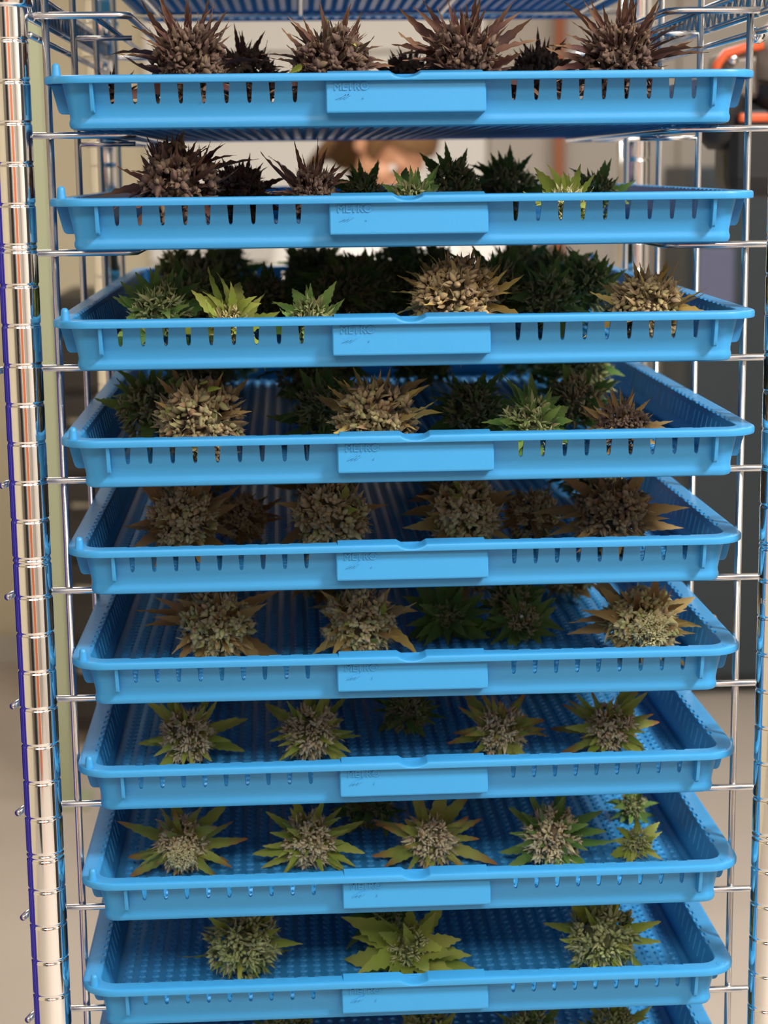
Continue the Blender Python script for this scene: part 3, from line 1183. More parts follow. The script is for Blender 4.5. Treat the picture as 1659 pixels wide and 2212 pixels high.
# tray with the purple buds
bud(1, 405, 42, 82, 2.2, 'purple', 'purple', 'dark purple bud with tall spiky leaves, leftmost in the purple-bud tray', n=36, L=1.48, phi=(22, 95), inn=.6, wl=.72, tip=UP, shape='spike')
bud(1, 715, 58, 92, 2.1, 'purple', 'purple', 'brownish purple bud with olive bracts, left of the rim notch of its tray', n=32, L=1.28, phi=(22, 95), inn=.6, wl=.72, tip=UP, shape='spike', spots=4)
bud(1, 1005, 40, 82, 2.0, 'purple', 'purple', 'reddish purple bud with two tall upright leaves, just right of the rim notch', n=38, L=1.53, phi=(22, 95), inn=.6, wl=.72, tip=UP, shape='spike')
bud(1, 1340, 40, 88, 2.2, 'purple', 'purple', 'dark purple bud with side-sweeping leaves, rightmost in the purple-bud tray', n=38, L=1.53, phi=(22, 95), inn=.6, wl=.72, tip=UP, shape='spike')
# second tray
bud(2, 385, 292, 88, 2.1, 'purple', 'purple', 'big purple and olive bud, leftmost under the purple-bud tray', n=34, L=1.38, phi=(22, 95), inn=.6, wl=.72, tip=UP, shape='spike')
bud(2, 670, 352, 58, 2.0, 'purple', 'purple', 'small dusky bud behind the rim, second from left in second tray', n=32, L=1.53, phi=(22, 95), inn=.6, wl=.72, tip=UP, shape='spike')
bud(2, 893, 362, 50, 2.2, 'green', 'green', 'small green leafy bud behind the rim notch of the second tray', n=24, L=1.45, tip=UP, shape='wide', kind='leafy')
bud(2, 1222, 385, 44, 1.9, 'pale', 'lime', 'bright yellow-green leafy bud low behind the rim, right side of second tray', n=20, L=1.7, tip=UP, shape='wide', kind='leafy')
# third tray
bud(3, 345, 598, 66, 2.6, 'green', 'green', 'dark green leafy bud at the left corner of the third tray', n=34, L=1.3, tip=UP, shape='wide', kind='leafy')
bud(3, 498, 640, 46, 1.5, 'olive', 'lime', 'yellow-green bud with long serrated leaves fanned upward, third tray', n=20, L=2.0, tip=UP, shape='wide', kind='leafy', phi=(25, 88))
bud(3, 672, 632, 54, 1.6, 'green', 'green', 'small bright green bud with broad cupped leaves, third tray', n=22, L=1.35, tip=UP, shape='wide', kind='leafy')
bud(3, 985, 560, 98, 2.0, 'tan', 'gold', 'large golden bud with upright tan leaves, right of the rim notch, third tray', n=28, L=1.15, tip=UP, shape='spike')
bud(3, 1400, 588, 84, 2.1, 'tan', 'gold', 'golden bud with side-pointing yellow leaves, rightmost in the third tray', n=22, L=1.2, tip=UP, shape='spike')
# fourth tray
bud(4, 432, 805, 92, 1.5, 'taupe', 'brown', 'chunky tan bud with crowded bracts, leftmost in the fourth tray', n=16, L=1.0, tip=(0, -.8, .6), shape='spike', spots=4)
bud(4, 812, 806, 86, 1.6, 'taupe', 'gold', 'tan bud with golden leaves sweeping right, centre of the fourth tray', n=24, L=1.25, tip=(0, -.8, .6), shape='spike')
bud(4, 1148, 842, 66, 1.9, 'green', 'green', 'fresh green leafy bud right of centre in the fourth tray', n=28, L=1.2, tip=(0, -.75, .65), shape='wide', kind='leafy')
bud(4, 1342, 860, 58, 1.8, 'purple', 'brown', 'dusky purple-green bud near the right wall of the fourth tray', n=26, L=1.25, tip=(0, -.75, .65), shape='spike')
# fifth tray
bud(5, 395, 1045, 82, None, 'olive', 'brown', 'olive bud with brown leaves spread both ways, leftmost in the fifth tray', n=24, L=1.5, tip=(0, -.92, .35))
bud(5, 712, 1030, 88, None, 'olive', 'brown', 'knobbly olive bud almost without leaves, second in the fifth tray', n=9, L=1.05, tip=(0, -.92, .35), spots=4)
bud(5, 1003, 1030, 82, None, 'olive', 'gold', 'olive bud with lime bracts and gold side leaves, third in the fifth tray', n=16, L=1.4, tip=(0, -.92, .35), spots=4)
bud(5, 1322, 1030, 86, None, 'taupe', 'brown', 'tan bud with a fan of brown leaves to its left, rightmost in the fifth tray', n=20, L=1.4, tip=(0, -.92, .35))
# sixth tray
bud(6, 465, 1268, 82, None, 'olive', 'brown', 'brown-leaved olive bud, leftmost in the sixth tray', n=24, L=1.3, tip=(0, -.95, .25))
bud(6, 778, 1268, 80, None, 'olive', 'gold', 'tan-green bud with yellow specks, left of the green star-shaped bud', n=16, L=1.3, tip=(0, -.95, .25), spots=4)
bud(6, 972, 1290, 44, None, 'green', 'green', 'green star-shaped bud with broad flat leaves, centre of the sixth tray', n=26, L=2.1, tip=(0, -.95, .3), shape='wide', kind='leafy', phi=(38, 92))
bud(6, 1128, 1300, 42, None, 'olive', 'green', 'small olive-green bud showing its pale cut stem, right of the star-shaped bud', n=20, L=1.6, tip=(0, -.9, .3), shape='wide', kind='leafy', flip=True, phi=(50, 100))
bud(6, 1385, 1262, 84, None, 'olive', 'brown', 'spiky brown bud with a pale tip, rightmost in the sixth tray', n=28, L=1.45, tip=(0.1, -.95, -.05), pale=True)
# seventh tray
bud(7, 405, 1528, 62, None, 'beige', 'lime', 'beige bud in a ring of yellow-green leaves, leftmost in the seventh tray', n=24, L=1.35, tip=(0, -.96, .22), kind='fluffy', shape='finger')
bud(7, 672, 1516, 64, None, 'beige', 'lime', 'beige bud with blunt lime leaves, second in the seventh tray', n=28, L=1.4, tip=(0, -.96, .22), kind='fluffy', shape='finger')
bud(7, 1082, 1520, 58, None, 'beige', 'rust', 'beige bud with pointed lime leaves, third in the seventh tray', n=26, L=1.5, tip=(0, -.96, .22), kind='fluffy', shape='finger')
bud(7, 1318, 1512, 58, None, 'beige', 'lime', 'beige bud with rust-tipped star of leaves, rightmost in the seventh tray', n=28, L=1.6, tip=(0, -.96, .22), kind='fluffy', shape='finger', rust='rust')
# eighth tray
bud(8, 392, 1760, 62, None, 'beige', 'rust', 'wide star-shaped bud with rust-tipped leaves and pale yellow tip, eighth tray', n=26, L=1.95, tip=(0, -.96, -.12), kind='fluffy', shape='finger', pale=True)
bud(8, 668, 1755, 60, None, 'beige', 'lime', 'beige bud with slim green leaves, second in the eighth tray', n=28, L=1.45, tip=(0, -.96, .2), kind='fluffy', shape='finger')
bud(8, 930, 1752, 60, None, 'beige', 'rust', 'beige bud with long leaves swept to the left, centre of the eighth tray', n=28, L=1.75, tip=(0, -.96, .2), kind='fluffy', shape='finger')
bud(8, 1192, 1740, 66, None, 'beige', 'green', 'beige bud half wrapped in green leaves, fourth in the eighth tray', n=26, L=1.35, tip=(0, -.96, .2), kind='fluffy', shape='finger')
bud(8, 1376, 1790, 32, None, 'green', 'lime', 'tiny lime bud with star leaves near the right wall of the eighth tray', n=16, L=1.6, tip=(0, -.9, .4), kind='leafy', shape='wide')
bud(8, 1366, 1712, 30, None, 'green', 'green', 'tiny olive bud farther back along the right wall of the eighth tray', n=14, L=1.5, tip=(0, -.9, .4), kind='leafy', shape='wide')
# ninth tray
bud(9, 525, 1955, 80, None, 'green', 'lime', 'fluffy olive cone-shaped bud, leftmost in the ninth tray', n=14, L=1.15, tip=(0.1, -.95, -.1), kind='fluffy', shape='narrow')
bud(9, 886, 1990, 58, None, 'green', 'lime', 'lime bud with long serrated leaves behind the rim notch, ninth tray', n=22, L=2.1, tip=(0, -.95, .2), kind='leafy', shape='wide', phi=(40, 95))
bud(9, 1300, 1945, 78, None, 'green', 'lime', 'olive-yellow bud with drooping tip, rightmost in the ninth tray', n=20, L=1.2, tip=(-.05, -.95, -.05), kind='fluffy', shape='finger')
# bottom tray: only tops show
for px, pt, r, cc, ll, lb in ((620, 2182, 60, 'green', 'green', 'leftmost green bud top showing at the bottom edge'),
                              (925, 2180, 62, 'green', 'lime', 'middle yellow-green bud top showing at the bottom edge'),
                              (1150, 2178, 60, 'green', 'green', 'third bud top from the left at the bottom edge'),
                              (1325, 2172, 60, 'green', 'lime', 'rightmost bud top showing at the bottom edge')):
    bud(10, px, pt, r, None, cc, ll, lb, kind='fluffy', shape='narrow', n=18, L=1.1, tip=(0, -.9, .3))
# buds farther back, in the shade of the trays above
BACK = [
    (1, 530, 85, 66, 7.5, 'purple', 'purple', 'shaded purple bud behind and between the two left purple buds'),
    (1, 880, 110, 60, 9.0, 'purple', 'purple', 'nearly black bud behind the rim notch of the purple-bud tray'),
    (1, 1165, 95, 64, 8.0, 'purple', 'purple', 'dark bud behind and between the two right purple buds'),
    (1, 240, 150, 44, 8.0, 'purple', 'purple', 'low brown-leaved bud behind the far left purple bud'),
    (2, 520, 350, 62, 6.0, 'purple', 'purple', 'shaded purple bud right of the big purple and olive bud'),
    (2, 785, 352, 50, 6.5, 'green', 'green', 'dark green bud in front of the person, second tray'),
    (2, 975, 330, 62, 7.0, 'green', 'green', 'dark bud with tall leaves right of the notch, second tray'),
    (2, 1095, 340, 64, 13.0, 'green', 'green', 'blurred dark green bud far back in the second tray'),
    (2, 1285, 362, 50, 8.0, 'green', 'green', 'dark green bud behind the bright yellow-green one, second tray'),
    (3, 420, 585, 66, 9.0, 'green', 'green', 'dark green bud behind the left corner bud, third tray'),
    (3, 575, 595, 62, 12.0, 'green', 'green', 'shaded bud behind the fanned yellow-green bud, third tray'),
    (3, 740, 570, 72, 11.0, 'green', 'green', 'dark bud behind the small cupped-leaf bud, third tray'),
    (3, 850, 560, 66, 14.0, 'green', 'green', 'nearly black bud far back in the centre of the third tray'),
    (3, 1065, 545, 70, 7.5, 'green', 'green', 'green bud behind the right shoulder of the large golden bud'),
    (3, 1180, 580, 66, 7.0, 'green', 'green', 'leafy dark green bud between the two golden buds'),
    (3, 1270, 555, 70, 10.0, 'green', 'green', 'dark green bud behind the rightmost golden bud, third tray'),
    (4, 322, 800, 66, 6.0, 'green', 'green', 'dark green leafy bud behind the leftmost bud of the fourth tray'),
    (4, 700, 815, 66, 5.5, 'green', 'green', 'dark green leafy bud left of the central tan bud, fourth tray'),
    (4, 1020, 820, 66, 6.0, 'green', 'green', 'green leafy bud left of the fresh green one, fourth tray'),
    (4, 1245, 805, 62, 8.0, 'olive', 'green', 'blurred pale green bud far back right in the fourth tray'),
    (5, 1150, 1090, 60, 6.5, 'olive', 'brown', 'brown-leaved bud in shade between the two right buds of the fifth tray'),
    (5, 520, 1080, 58, 7.0, 'olive', 'brown', 'brown-leaved bud in shade between the two left buds of the fifth tray'),
    (6, 1110, 1250, 56, 7.0, 'green', 'green', 'dark green bud behind the one with the pale cut stem'),
    (7, 880, 1508, 52, 7.0, 'green', 'green', 'dark bud with a pale cut stem dot, back of the seventh tray'),
    (8, 800, 1725, 52, 7.0, 'green', 'green', 'dark bud in shade at the back of the eighth tray'),
    (9, 830, 1950, 54, 4.8, 'green', 'green', 'dark olive bud just behind the long-leaved lime bud'),
]
for (T, px, pt, r, y, cc, ll, lb) in BACK:
    sh = 'spike' if ll in ('purple', 'brown') else 'wide'
    bud(T, px, pt, r, y, cc, ll, lb, kind='tight' if ll != 'green' else 'leafy', shape=sh, n=24, L=1.25, tip=(0, -.6, .8), flip=(T == 7))

# rear bud rows added to keep light from behind off the tray floors
g_rear = np.random.default_rng(77)
for T in (3, 4, 5, 6, 7, 8, 9):
    for yy_ in ((13.5, 18.5, 22.5) if T < 5 else (11.5, 17.0, 22.0)):
        for xx_ in (-5.9, -2.1, 2.0, 5.8):
            rr_ = 1.12
            xw = xx_ + g_rear.normal(0, .45)
            yw = yy_ + g_rear.normal(0, .4)
            if T in (3, 4) and yy_ < 16 and abs(xw - 3) < 2: continue
            v = Vector((xw, yw, ZT[T] + FLOOR_TOP + rr_))
            # pixel of the bud centre, so that the shared builder can be used
            d_ = v - Vector((CX, CY, CZ))
            dep_ = d_.dot(fwd)
            ppx = 829.5 + CF * d_.dot(rgt) / dep_
            ppy = 1106 - CF * d_.dot(upv) / dep_
            rp = rr_ * CF / dep_
            rowi = ['nearest', 'middle', 'rearmost'][(13.5, 18.5, 22.5).index(yy_) if T < 5 else (11.5, 17.0, 22.0).index(yy_)]
            coli = {-5.9: 'leftmost', -2.1: 'second from left', 2.0: 'second from right', 5.8: 'rightmost'}[xx_]
            bud(T, ppx, ppy - rp, rp, yw, 'green' if T in (3, 4, 9) else 'olive', 'green' if T in (3, 4, 7, 9) else 'brown', 'bud, %s in the %s of three rows added to block back light, %s tray' % (coli, rowi, TCOUNT[T]), kind='leafy', shape='wide', n=10, L=1.1, tip=(0, -.6, .8), group='buds added to block light in the rear of the %s tray' % TCOUNT[T])

# ------------------------------------------------------------------ background things
def pm(px, py, ym):
    """metre position seen at a pixel, at depth ym (metres from the rack front)"""
    q, _ = at_y(px, py, ym / S)
    return Vector((q.x * S, ym, (q.z + ZO) * S))


# dark cabinet behind right, with a lit reflection painted as a lighter patch on its door
a = pm(1492, 360, 3.75)
b = pm(1800, 360, 3.75)
cab = thing('dark_cabinet', ((a.x + b.x) / 2, 3.95, 0), 'tall slate-grey cabinet standing by the back wall on the right', 'cabinet')
hw = (b.x - a.x) / 2
obj('body', box_mesh('body', -hw, hw, -.18, .18, .02, a.z, M_SLATE, .008), cab)
obj('door', box_mesh('door', -hw + .01, hw - .01, -.205, -.182, .06, a.z - .06, M_SLATE, .006), cab)
w0, w1 = pm(1505, 535, 3.75), pm(1582, 700, 3.75)
hh = obj('door_reflection', box_mesh('door_reflection', w0.x - cab.location.x, w1.x - cab.location.x, -.215, -.206, w1.z, w0.z, M_REFLECTION, .004), cab)
hh['label'] = 'paler blue-grey patch painted as a reflection'
# dark cabinet behind left
a = pm(112, 640, 3.4)
b = pm(300, 640, 3.4)
cl_ = thing('tool_cabinet', ((a.x + b.x) / 2, 3.6, 0), 'dark brown metal cabinet on the floor behind the left side of the rack', 'cabinet')
hw = (b.x - a.x) / 2
ztop = a.z
obj('body', box_mesh('body', -hw, hw, -.18, .18, .04, ztop, M_DARK, .008), cl_)
nd = 5
dh = (ztop - .1) / nd
dm = box_mesh('drawer', -hw + .012, hw - .012, -.2, -.182, .01, dh - .01, M_DARK, .005)
hm = tube_mesh('handle', [(-.07, -.2, 0), (-.07, -.225, 0), (.07, -.225, 0), (.07, -.2, 0)], .007, M_CHROME, 8)
for k in range(nd):
    d_ = obj('drawer', dm, cl_, (0, 0, .07 + k * dh))
    obj('handle', hm, d_, (0, 0, dh * .7))
# sage coloured post by the left
a = pm(78, 300, 3.0)
sp = thing('sage_post', (a.x, 3.0, 0), 'pale sage-green square post standing behind the left of the rack', 'post')
obj('shaft', box_mesh('shaft', -.022, .022, -.022, .022, .01, 1.9, M_SAGE, .004), sp)
obj('base_plate', box_mesh('base_plate', -.06, .06, -.06, .06, 0, .012, M_SAGE, .003), sp)
# orange pipe
a = pm(1215, 320, 4.15)
pp = thing('orange_pipe', (a.x, 4.22, 0), 'orange-brown vertical pipe running up the back wall', 'pipe')
obj('pipe', tube_mesh('pipe', [(0, 0, 0), (0, 0, 2.6)], .016, M_COPPER, 14), pp)
for z in (.5, 1.3, 2.1):
    obj('bracket', box_mesh('bracket', -.03, .03, -.005, .055, z, z + .025, M_GREYWALL, .003), pp)
# chrome cart uprights far behind, right and left
for px, lb in ((1352, 'chrome upright pole far behind the rack, left of the dark cabinet'),):
    a = pm(px, 350, 2.2)
    cp = thing('chrome_pole', (a.x, 2.2, 0), lb, 'pole')
    obj('pole', tube_mesh('pole', [(0, 0, .02), (0, 0, 2.0)], .016, M_CHROME, 14), cp)
    obj('base', lathe_mesh('base', [(.001, 0), (.12, 0), (.12, .012), (.03, .03), (.001, .03)], 20, M_BLACK), cp)

# grey and orange power tool lying at the right behind the rack, on a stand
a = pm(1600, 190, 0.62)
tool = thing('trimming_machine', (a.x + .03, .62, 0), 'grey and black trimming machine with orange edging, behind the right of the rack', 'machine')
tz = a.z
bx = a.x + .03
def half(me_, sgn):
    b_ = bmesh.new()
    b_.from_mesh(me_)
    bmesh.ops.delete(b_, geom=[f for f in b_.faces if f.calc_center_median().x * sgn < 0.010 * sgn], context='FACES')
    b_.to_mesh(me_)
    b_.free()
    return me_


# drum body along X, seen from its side: lathe rotated to lie along X
dr = [(.001, -.16), (.055, -.16), (.085, -.13), (.10, -.08), (.108, -.02), (.112, -.015), (.112, .0), (.106, .005), (.112, .06), (.112, .14), (.10, .18), (.001, .18)]
o = obj('drum', half(lathe_mesh('drum', [(r_ * .62, z_ * .75) for r_, z_ in dr], 28, M_BLACK), 1), tool, (.10, 0, tz + .01), (0, math.pi / 2, 0))  # black lower half of the drum
obj('drum_upper', half(lathe_mesh('drum_upper', [(r_ * .625, z_ * .755) for r_, z_ in dr], 28, M_TOOL), -1), tool, (.10, 0, tz + .014), (0, math.pi / 2, 0))  # grey upper half of the same drum
bmn = bmesh.new()
p1, p2, p3, p4 = pm(1543, 140, .6), pm(1560, 118, .6), pm(1600, 106, .6), pm(1640, 100, .6)
sh = [Vector((p.x - bx, 0, p.z)) for p in (p1, p2, p3, p4)]
obj('edging', tube_mesh('edging', [Vector((sh[0].x - .004, -.03, sh[0].z - .02))] + [Vector((v.x, -.034, v.z)) for v in sh], .0045, M_ORANGE, 8), tool)
lowc = pm(1575, 255, .6)
bm = bmesh.new()
top_l, bot_l = pm(1546, 130, .6), pm(1556, 300, .6)
add_box(bm, top_l.x - bx + .012, .14, -.03, .05, tz - .105, tz - .012, .02, 3)
obj('motor_housing', bm_mesh('motor_housing', bm, M_BLACK), tool)
bm = bmesh.new()
add_box(bm, top_l.x - bx + .004, .12, -.028, .045, tz - .012, sh[3].z - .002, .012, 3)
obj('top_cover', bm_mesh('top_cover', bm, M_TOOL), tool)
q = pm(1588, 126, .58)
obj('screw', lathe_mesh('screw', [(.001, -.004), (.006, -.004), (.005, .004), (.001, .005)], 12, M_CHROME), tool, (q.x - bx, -.031, q.z), (math.pi / 2, 0, 0))
q0, q1 = pm(1590, 245, .6), pm(1612, 265, .6)
obj('trim_band', box_mesh('trim_band', q0.x - bx, q1.x - bx + .02, -.034, .0, q1.z, q0.z, M_ORANGE, .003), tool)
q = pm(1567, 272, .6)
obj('nozzle', lathe_mesh('nozzle', [(.001, -.022), (.012, -.022), (.022, -.012), (.028, .01), (.03, .05), (.001, .05)], 20, M_BLACK), tool, (q.x - bx, 0.0, q.z))
obj('stand', tube_mesh('stand', [(.13, .02, .02), (.13, .02, tz - .05)], .018, M_BLACK, 12), tool)
obj('stand_base', lathe_mesh('stand_base', [(.001, 0), (.16, 0), (.16, .015), (.03, .04), (.001, .04)], 24, M_BLACK), tool, (.13, .02, 0))

# behind the camera and beside the rack: unseen, added for the chrome to mirror
cur = thing('added_curtain', (-.46, .0, 0), 'indigo curtain added left of the rack to be mirrored in the chrome', 'curtain')
pts = [(.012 * math.sin(k * 1.3), -.05 + k * .016) for k in range(23)]
V, F = [], []
for off in (0, .003):
    for x, y in pts:
        V.append((x + off, y, .06)); V.append((x + off, y, 1.52))
n = len(pts)
for s_ in (0, 1):
    for k in range(n - 1):
        o_ = s_ * 2 * n
        F.append((o_ + 2 * k, o_ + 2 * k + 2, o_ + 2 * k + 3, o_ + 2 * k + 1))
obj('sheet', mesh('sheet', V, F, M_INDIGO, True), cur)
obj('rail', tube_mesh('rail', [(0, -.08, 1.53), (0, .33, 1.53)], .015, M_CHROME, 10), cur)
for y in (-.06, .31):
    obj('rail_hanger', tube_mesh('rail_hanger', [(0, y, 1.53), (0, y, CEIL)], .006, M_CHROME, 8), cur)

dr_ = thing('added_door', (.35, RY0 + .03, 0), None, None)  # unseen door, added as an orange stripe for the chrome
dr_['kind'] = 'structure'
obj('leaf_board', box_mesh('leaf_board', -.42, .42, -.02, .02, .01, 2.05, M_WOOD, .004), dr_)
obj('door_frame', box_mesh('door_frame', -.5, -.43, -.03, .03, 0, 2.12, M_WHITE, .004), dr_)
obj('door_frame', box_mesh('door_frame', .43, .5, -.03, .03, 0, 2.12, M_WHITE, .004), dr_)
obj('door_handle', tube_mesh('door_handle', [(.36, .02, 1.0), (.36, .07, 1.0), (.26, .07, 1.0)], .009, M_CHROME, 8), dr_)
lk = thing('added_locker', (-.85, -2.9, 0), 'black locker added behind the camera to be mirrored in the chrome', 'locker')  # unseen black box, added as a dark band in the chrome
obj('body', box_mesh('body', -.3, .3, -.25, .25, .03, 1.9, M_BLACK, .01), lk)
obj('door', box_mesh('door', -.285, .285, .252, .27, .05, 1.88, M_BLACK, .006), lk)
obj('handle', tube_mesh('handle', [(.22, .27, .95), (.22, .3, .95), (.22, .3, 1.1), (.22, .27, 1.1)], .007, M_CHROME, 8), lk)
lk2 = thing('added_locker', (2.0, -.5, 0), 'black locker added by the right wall to be mirrored in the chrome', 'locker')
obj('body', box_mesh('body', -.28, .28, -.3, .3, .03, 1.9, M_BLACK, .01), lk2)
obj('door', box_mesh('door', -.3, -.282, -.285, .285, .05, 1.88, M_BLACK, .006), lk2)
obj('handle', tube_mesh('handle', [(-.3, .2, .95), (-.33, .2, .95), (-.33, .2, 1.1), (-.3, .2, 1.1)], .007, M_CHROME, 8), lk2)


# ------------------------------------------------------------------ the person behind the rack
def person():
    h = pm(842, 322, 3.0)          # centre of the head
    hx, hz = h.x, h.z
    root = thing('person', (hx, 3.05, 0), 'person with brown hair in a white coat standing behind the rack, head bowed', 'person')
    # one continuous body, voxel-fused from tapered limbs, torso and head
    bm = bmesh.new()

    def seg(a, b, r0, r1, n=14, steps=8, flat=1.0):
        a, b = Vector(a), Vector(b)
        v, f = tube_geo([a.lerp(b, k / steps) for k in range(steps + 1)], [r0 + (r1 - r0) * k / steps for k in range(steps + 1)], n)
        vs = [bm.verts.new(p) for p in v]
        for q_ in f:
            bm.faces.new([vs[i] for i in q_])

    def ball(c, rx, ry, rz_):
        r_ = bmesh.ops.create_icosphere(bm, subdivisions=3, radius=1)
        for v in r_['verts']:
            v.co = Vector((c[0] + v.co.x * rx, c[1] + v.co.y * ry, c[2] + v.co.z * rz_))

    H0 = hz + .11                    # crown height
    sh_z, hip_z, kn_z = H0 - .30, H0 * .52, H0 * .28
    for s in (-1, 1):
        seg((s * .095, .02, hip_z), (s * .10, -.01, kn_z), .083, .055)
        seg((s * .10, -.01, kn_z), (s * .105, .03, .09), .055, .036)
        ball((s * .105, .03, .08), .045, .05, .05)
        ball((s * .11, -.04, .04), .045, .12, .038)
        ball((s * .10, -.01, kn_z), .056, .056, .06)
        ball((s * .17, .0, sh_z), .06, .06, .06)
        seg((s * .175, .0, sh_z), (s * .225, .03, sh_z - .29), .05, .038)
        ball((s * .225, .03, sh_z - .29), .04, .04, .04)
        seg((s * .225, .03, sh_z - .29), (s * .15, -.20, sh_z - .34), .038, .026)
        # hand: palm, four fingers, thumb
        px_, py_, pz_ = s * .145, -.235, sh_z - .345
        ball((px_, py_, pz_), .036, .046, .017)
        for k, (dx, ln) in enumerate(((-.027, .052), (-.009, .06), (.009, .064), (.027, .056))):
            seg((px_ + dx, py_ - .03, pz_), (px_ + dx * 1.1, py_ - .03 - ln * .6, pz_ - .008), .0105, .0095, 8, 3)
            seg((px_ + dx * 1.1, py_ - .03 - ln * .6, pz_ - .008), (px_ + dx * 1.1, py_ - .03 - ln, pz_ - .028), .0095, .0085, 8, 3)
        seg((px_ - s * .025, py_ + .01, pz_), (px_ - s * .06, py_ - .03, pz_ - .012), .012, .009, 8, 3)
    for k in range(9):
        f_ = k / 8
        z = hip_z - .02 + (sh_z - hip_z + .02) * f_
        w = [.155, .16, .150, .135, .130, .140, .155, .165, .13][k]
        ball((0, .01, z), w, .095 + .012 * math.sin(f_ * 3.1), .075)
    seg((0, .015, sh_z - .02), (0, -.015, hz - .07), .058, .052)
    # head, bowed a little and turned to the right: built then rotated about its centre
    mark = len(bm.verts)
    bm.verts.ensure_lookup_table()
    ball((0, .012, .035), .074, .092, .085)
    ball((0, -.025, -.03), .060, .068, .075)
    ball((0, -.05, -.085), .034, .036, .030)          # chin
    ball((0, -.098, -.012), .013, .024, .022)         # nose tip
    ball((0, -.088, .012), .010, .018, .03)           # bridge
    ball((0, -.083, -.050), .024, .015, .008)         # lips
    ball((0, -.080, -.062), .021, .014, .009)
    ball((0, -.073, .035), .046, .018, .012)          # brow
    for s in (-1, 1):
        ball((s * .040, -.064, -.015), .022, .02, .02)  # cheek
        ball((s * .074, .01, .0), .010, .022, .032)     # ear
    bm.verts.ensure_lookup_table()
    HR = Matrix.Translation((0, -.02, hz)) @ Euler((math.radians(50), math.radians(8), math.radians(38))).to_matrix().to_4x4()
    for v in bm.verts[mark:]:
        v.co = HR @ v.co
    me = bm_mesh('body', bm, M_SKIN)
    body = obj('body', me, root)
    rm = body.modifiers.new('fuse', 'REMESH')
    rm.mode = 'VOXEL'
    rm.voxel_size = .007
    rm.use_smooth_shade = True
    smm = body.modifiers.new('soften', 'SMOOTH')
    smm.iterations = 4
    smm.factor = .5
    dg = bpy.context.evaluated_depsgraph_get()
    dg.update()
    me3 = bpy.data.meshes.new_from_object(body.evaluated_get(dg))
    body.modifiers.clear()
    body.data = me3
    # eyes
    em = lathe_mesh('eye', [(.001, -.012), (.008, -.009), (.012, 0), (.008, .009), (.001, .012)], 14, M_EYE)
    im = lathe_mesh('iris', [(.001, 0), (.0055, 0), (.005, .001), (.001, .0012)], 12, M_BLACK)
    for s in (-1, 1):
        e_ = obj('eye', em, root)
        e_.matrix_local = HR @ Matrix.Translation((s * .030, -.0705, .012)) @ Matrix.Scale(.9, 4)
        i_ = obj('iris', im, e_)
        i_.matrix_local = Matrix.Translation((0, -.0118, 0)) @ Matrix.Rotation(math.pi / 2, 4, 'X')
    # hair: cap with a fringe and long sides
    bm = bmesh.new()
    r_ = bmesh.ops.create_icosphere(bm, subdivisions=5, radius=1)
    g = np.random.default_rng(5)
    for v in bm.verts:
        n_ = v.co.copy()
        k = 1 + .02 * math.sin(40 * math.atan2(n_.x, n_.y))
        v.co = Vector((n_.x * .087 * k, .016 + n_.y * .108 * k, .045 + n_.z * .094))
    # cut the face opening
    dele = [v for v in bm.verts if (v.co.y < -.045 and v.co.z < .078 - abs(v.co.x) * .25) or v.co.z < -.03]
    bmesh.ops.delete(bm, geom=dele, context='VERTS')
    bmesh.ops.solidify(bm, geom=bm.faces[:], thickness=.008)
    hm_ = bm_mesh('hair', bm, M_HAIR, True)
    ho = obj('hair', hm_, root)
    ho.matrix_local = HR
    locks = []
    for k in range(46):
        f_ = k / 45
        a = math.radians(-62 + 124 * f_) + math.pi / 2
        x, y = .088 * math.cos(a), .012 + .105 * math.sin(a)
        if y < -.05: continue
        locks.append([HR @ Vector((x * .98, y, .06)), HR @ Vector((x * 1.06, y * 1.02 + .004, .0)), HR @ Vector((x * 1.06, y + .01, -.08)), HR @ Vector((x * .95, y + .015, -.17 + .02 * math.sin(k * 2.3)))])
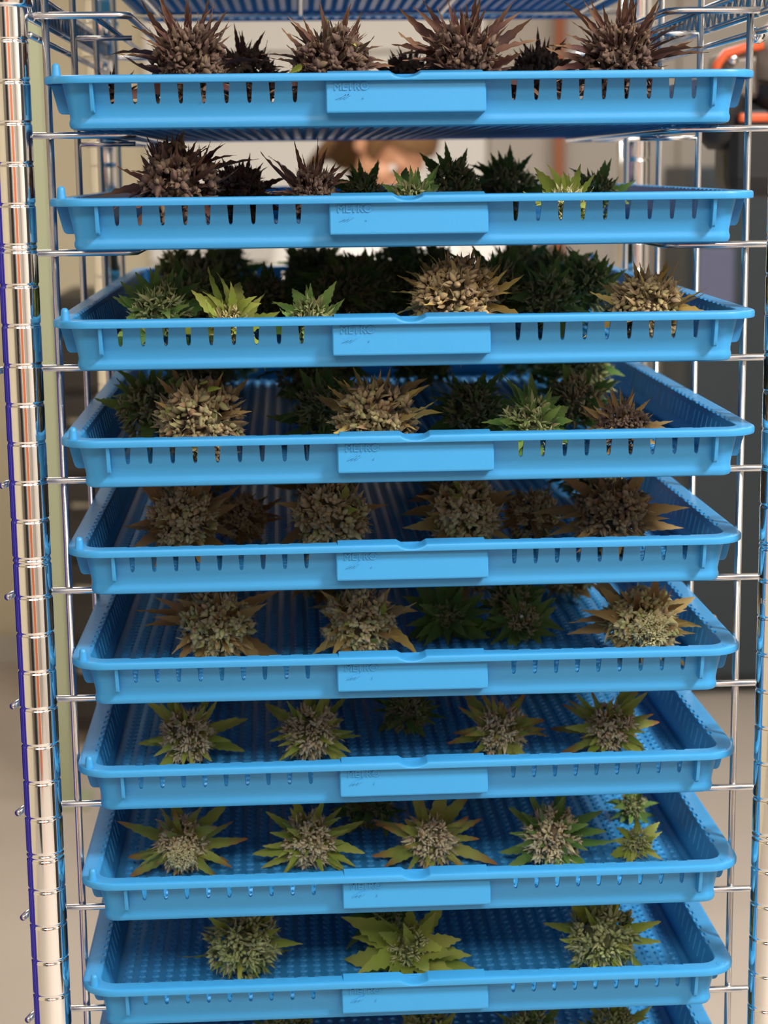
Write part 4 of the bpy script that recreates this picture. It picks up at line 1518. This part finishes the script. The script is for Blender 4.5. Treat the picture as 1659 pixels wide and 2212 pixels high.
    lo_ = obj('hair_locks', tubes_mesh('hair_locks', locks, .0095, M_HAIR, 7), root)
    lo_['kind'] = 'stuff'
    # coat and trousers: shells a little outside the body
    V, F = [], []

    def shell(rings, n_=24):
        o_ = len(V)
        for (cx, cy, z, rx, ry) in rings:
            for k in range(n_):
                a = 2 * math.pi * k / n_
                V.append((cx + rx * math.cos(a), cy + ry * math.sin(a), z))
        for i in range(len(rings) - 1):
            for k in range(n_):
                k2 = (k + 1) % n_
                F.append((o_ + i * n_ + k, o_ + i * n_ + k2, o_ + (i + 1) * n_ + k2, o_ + (i + 1) * n_ + k))

    shell([(0, .01, hip_z - .22, .205, .15), (0, .01, hip_z, .19, .14), (0, .01, (hip_z + sh_z) / 2, .165, .125), (0, .01, sh_z - .10, .19, .13), (0, .01, sh_z - .02, .205, .115), (0, .012, sh_z + .03, .16, .09), (0, .01, sh_z + .055, .085, .075), (0, .01, sh_z + .085, .068, .066)])
    for s in (-1, 1):
        o_ = len(V)
        v, f = tube_geo([(s * .09, .005, sh_z + .02), (s * .165, .005, sh_z + .005), (s * .20, .008, sh_z - .06), (s * .235, .03, sh_z - .29), (s * .2, -.08, sh_z - .33), (s * .16, -.18, sh_z - .345)], [.072, .082, .076, .058, .055, .048], 18, cap=False)
        V.extend(v)
        F.extend([tuple(i + o_ for i in q_) for q_ in f])
    obj('coat', mesh('coat', V, F, M_COAT, True), root)
    V, F = [], []
    for s in (-1, 1):
        o_ = len(V)
        v, f = tube_geo([(s * .08, .015, hip_z + .06), (s * .095, .02, hip_z - .05), (s * .10, -.005, kn_z), (s * .105, .03, .07)], [.10, .10, .075, .07], 18, cap=False)
        V.extend(v)
        F.extend([tuple(i + o_ for i in q_) for q_ in f])
    obj('trousers', mesh('trousers', V, F, M_TROUSER, True), root)
    for s in (-1, 1):
        bm = bmesh.new()
        add_box(bm, s * .11 - .052, s * .11 + .052, -.175, .09, 0.0, .085, .035, 3)
        obj('shoe', bm_mesh('shoe', bm, M_BLACK, True), root)


person()
print('buds', BUDN)
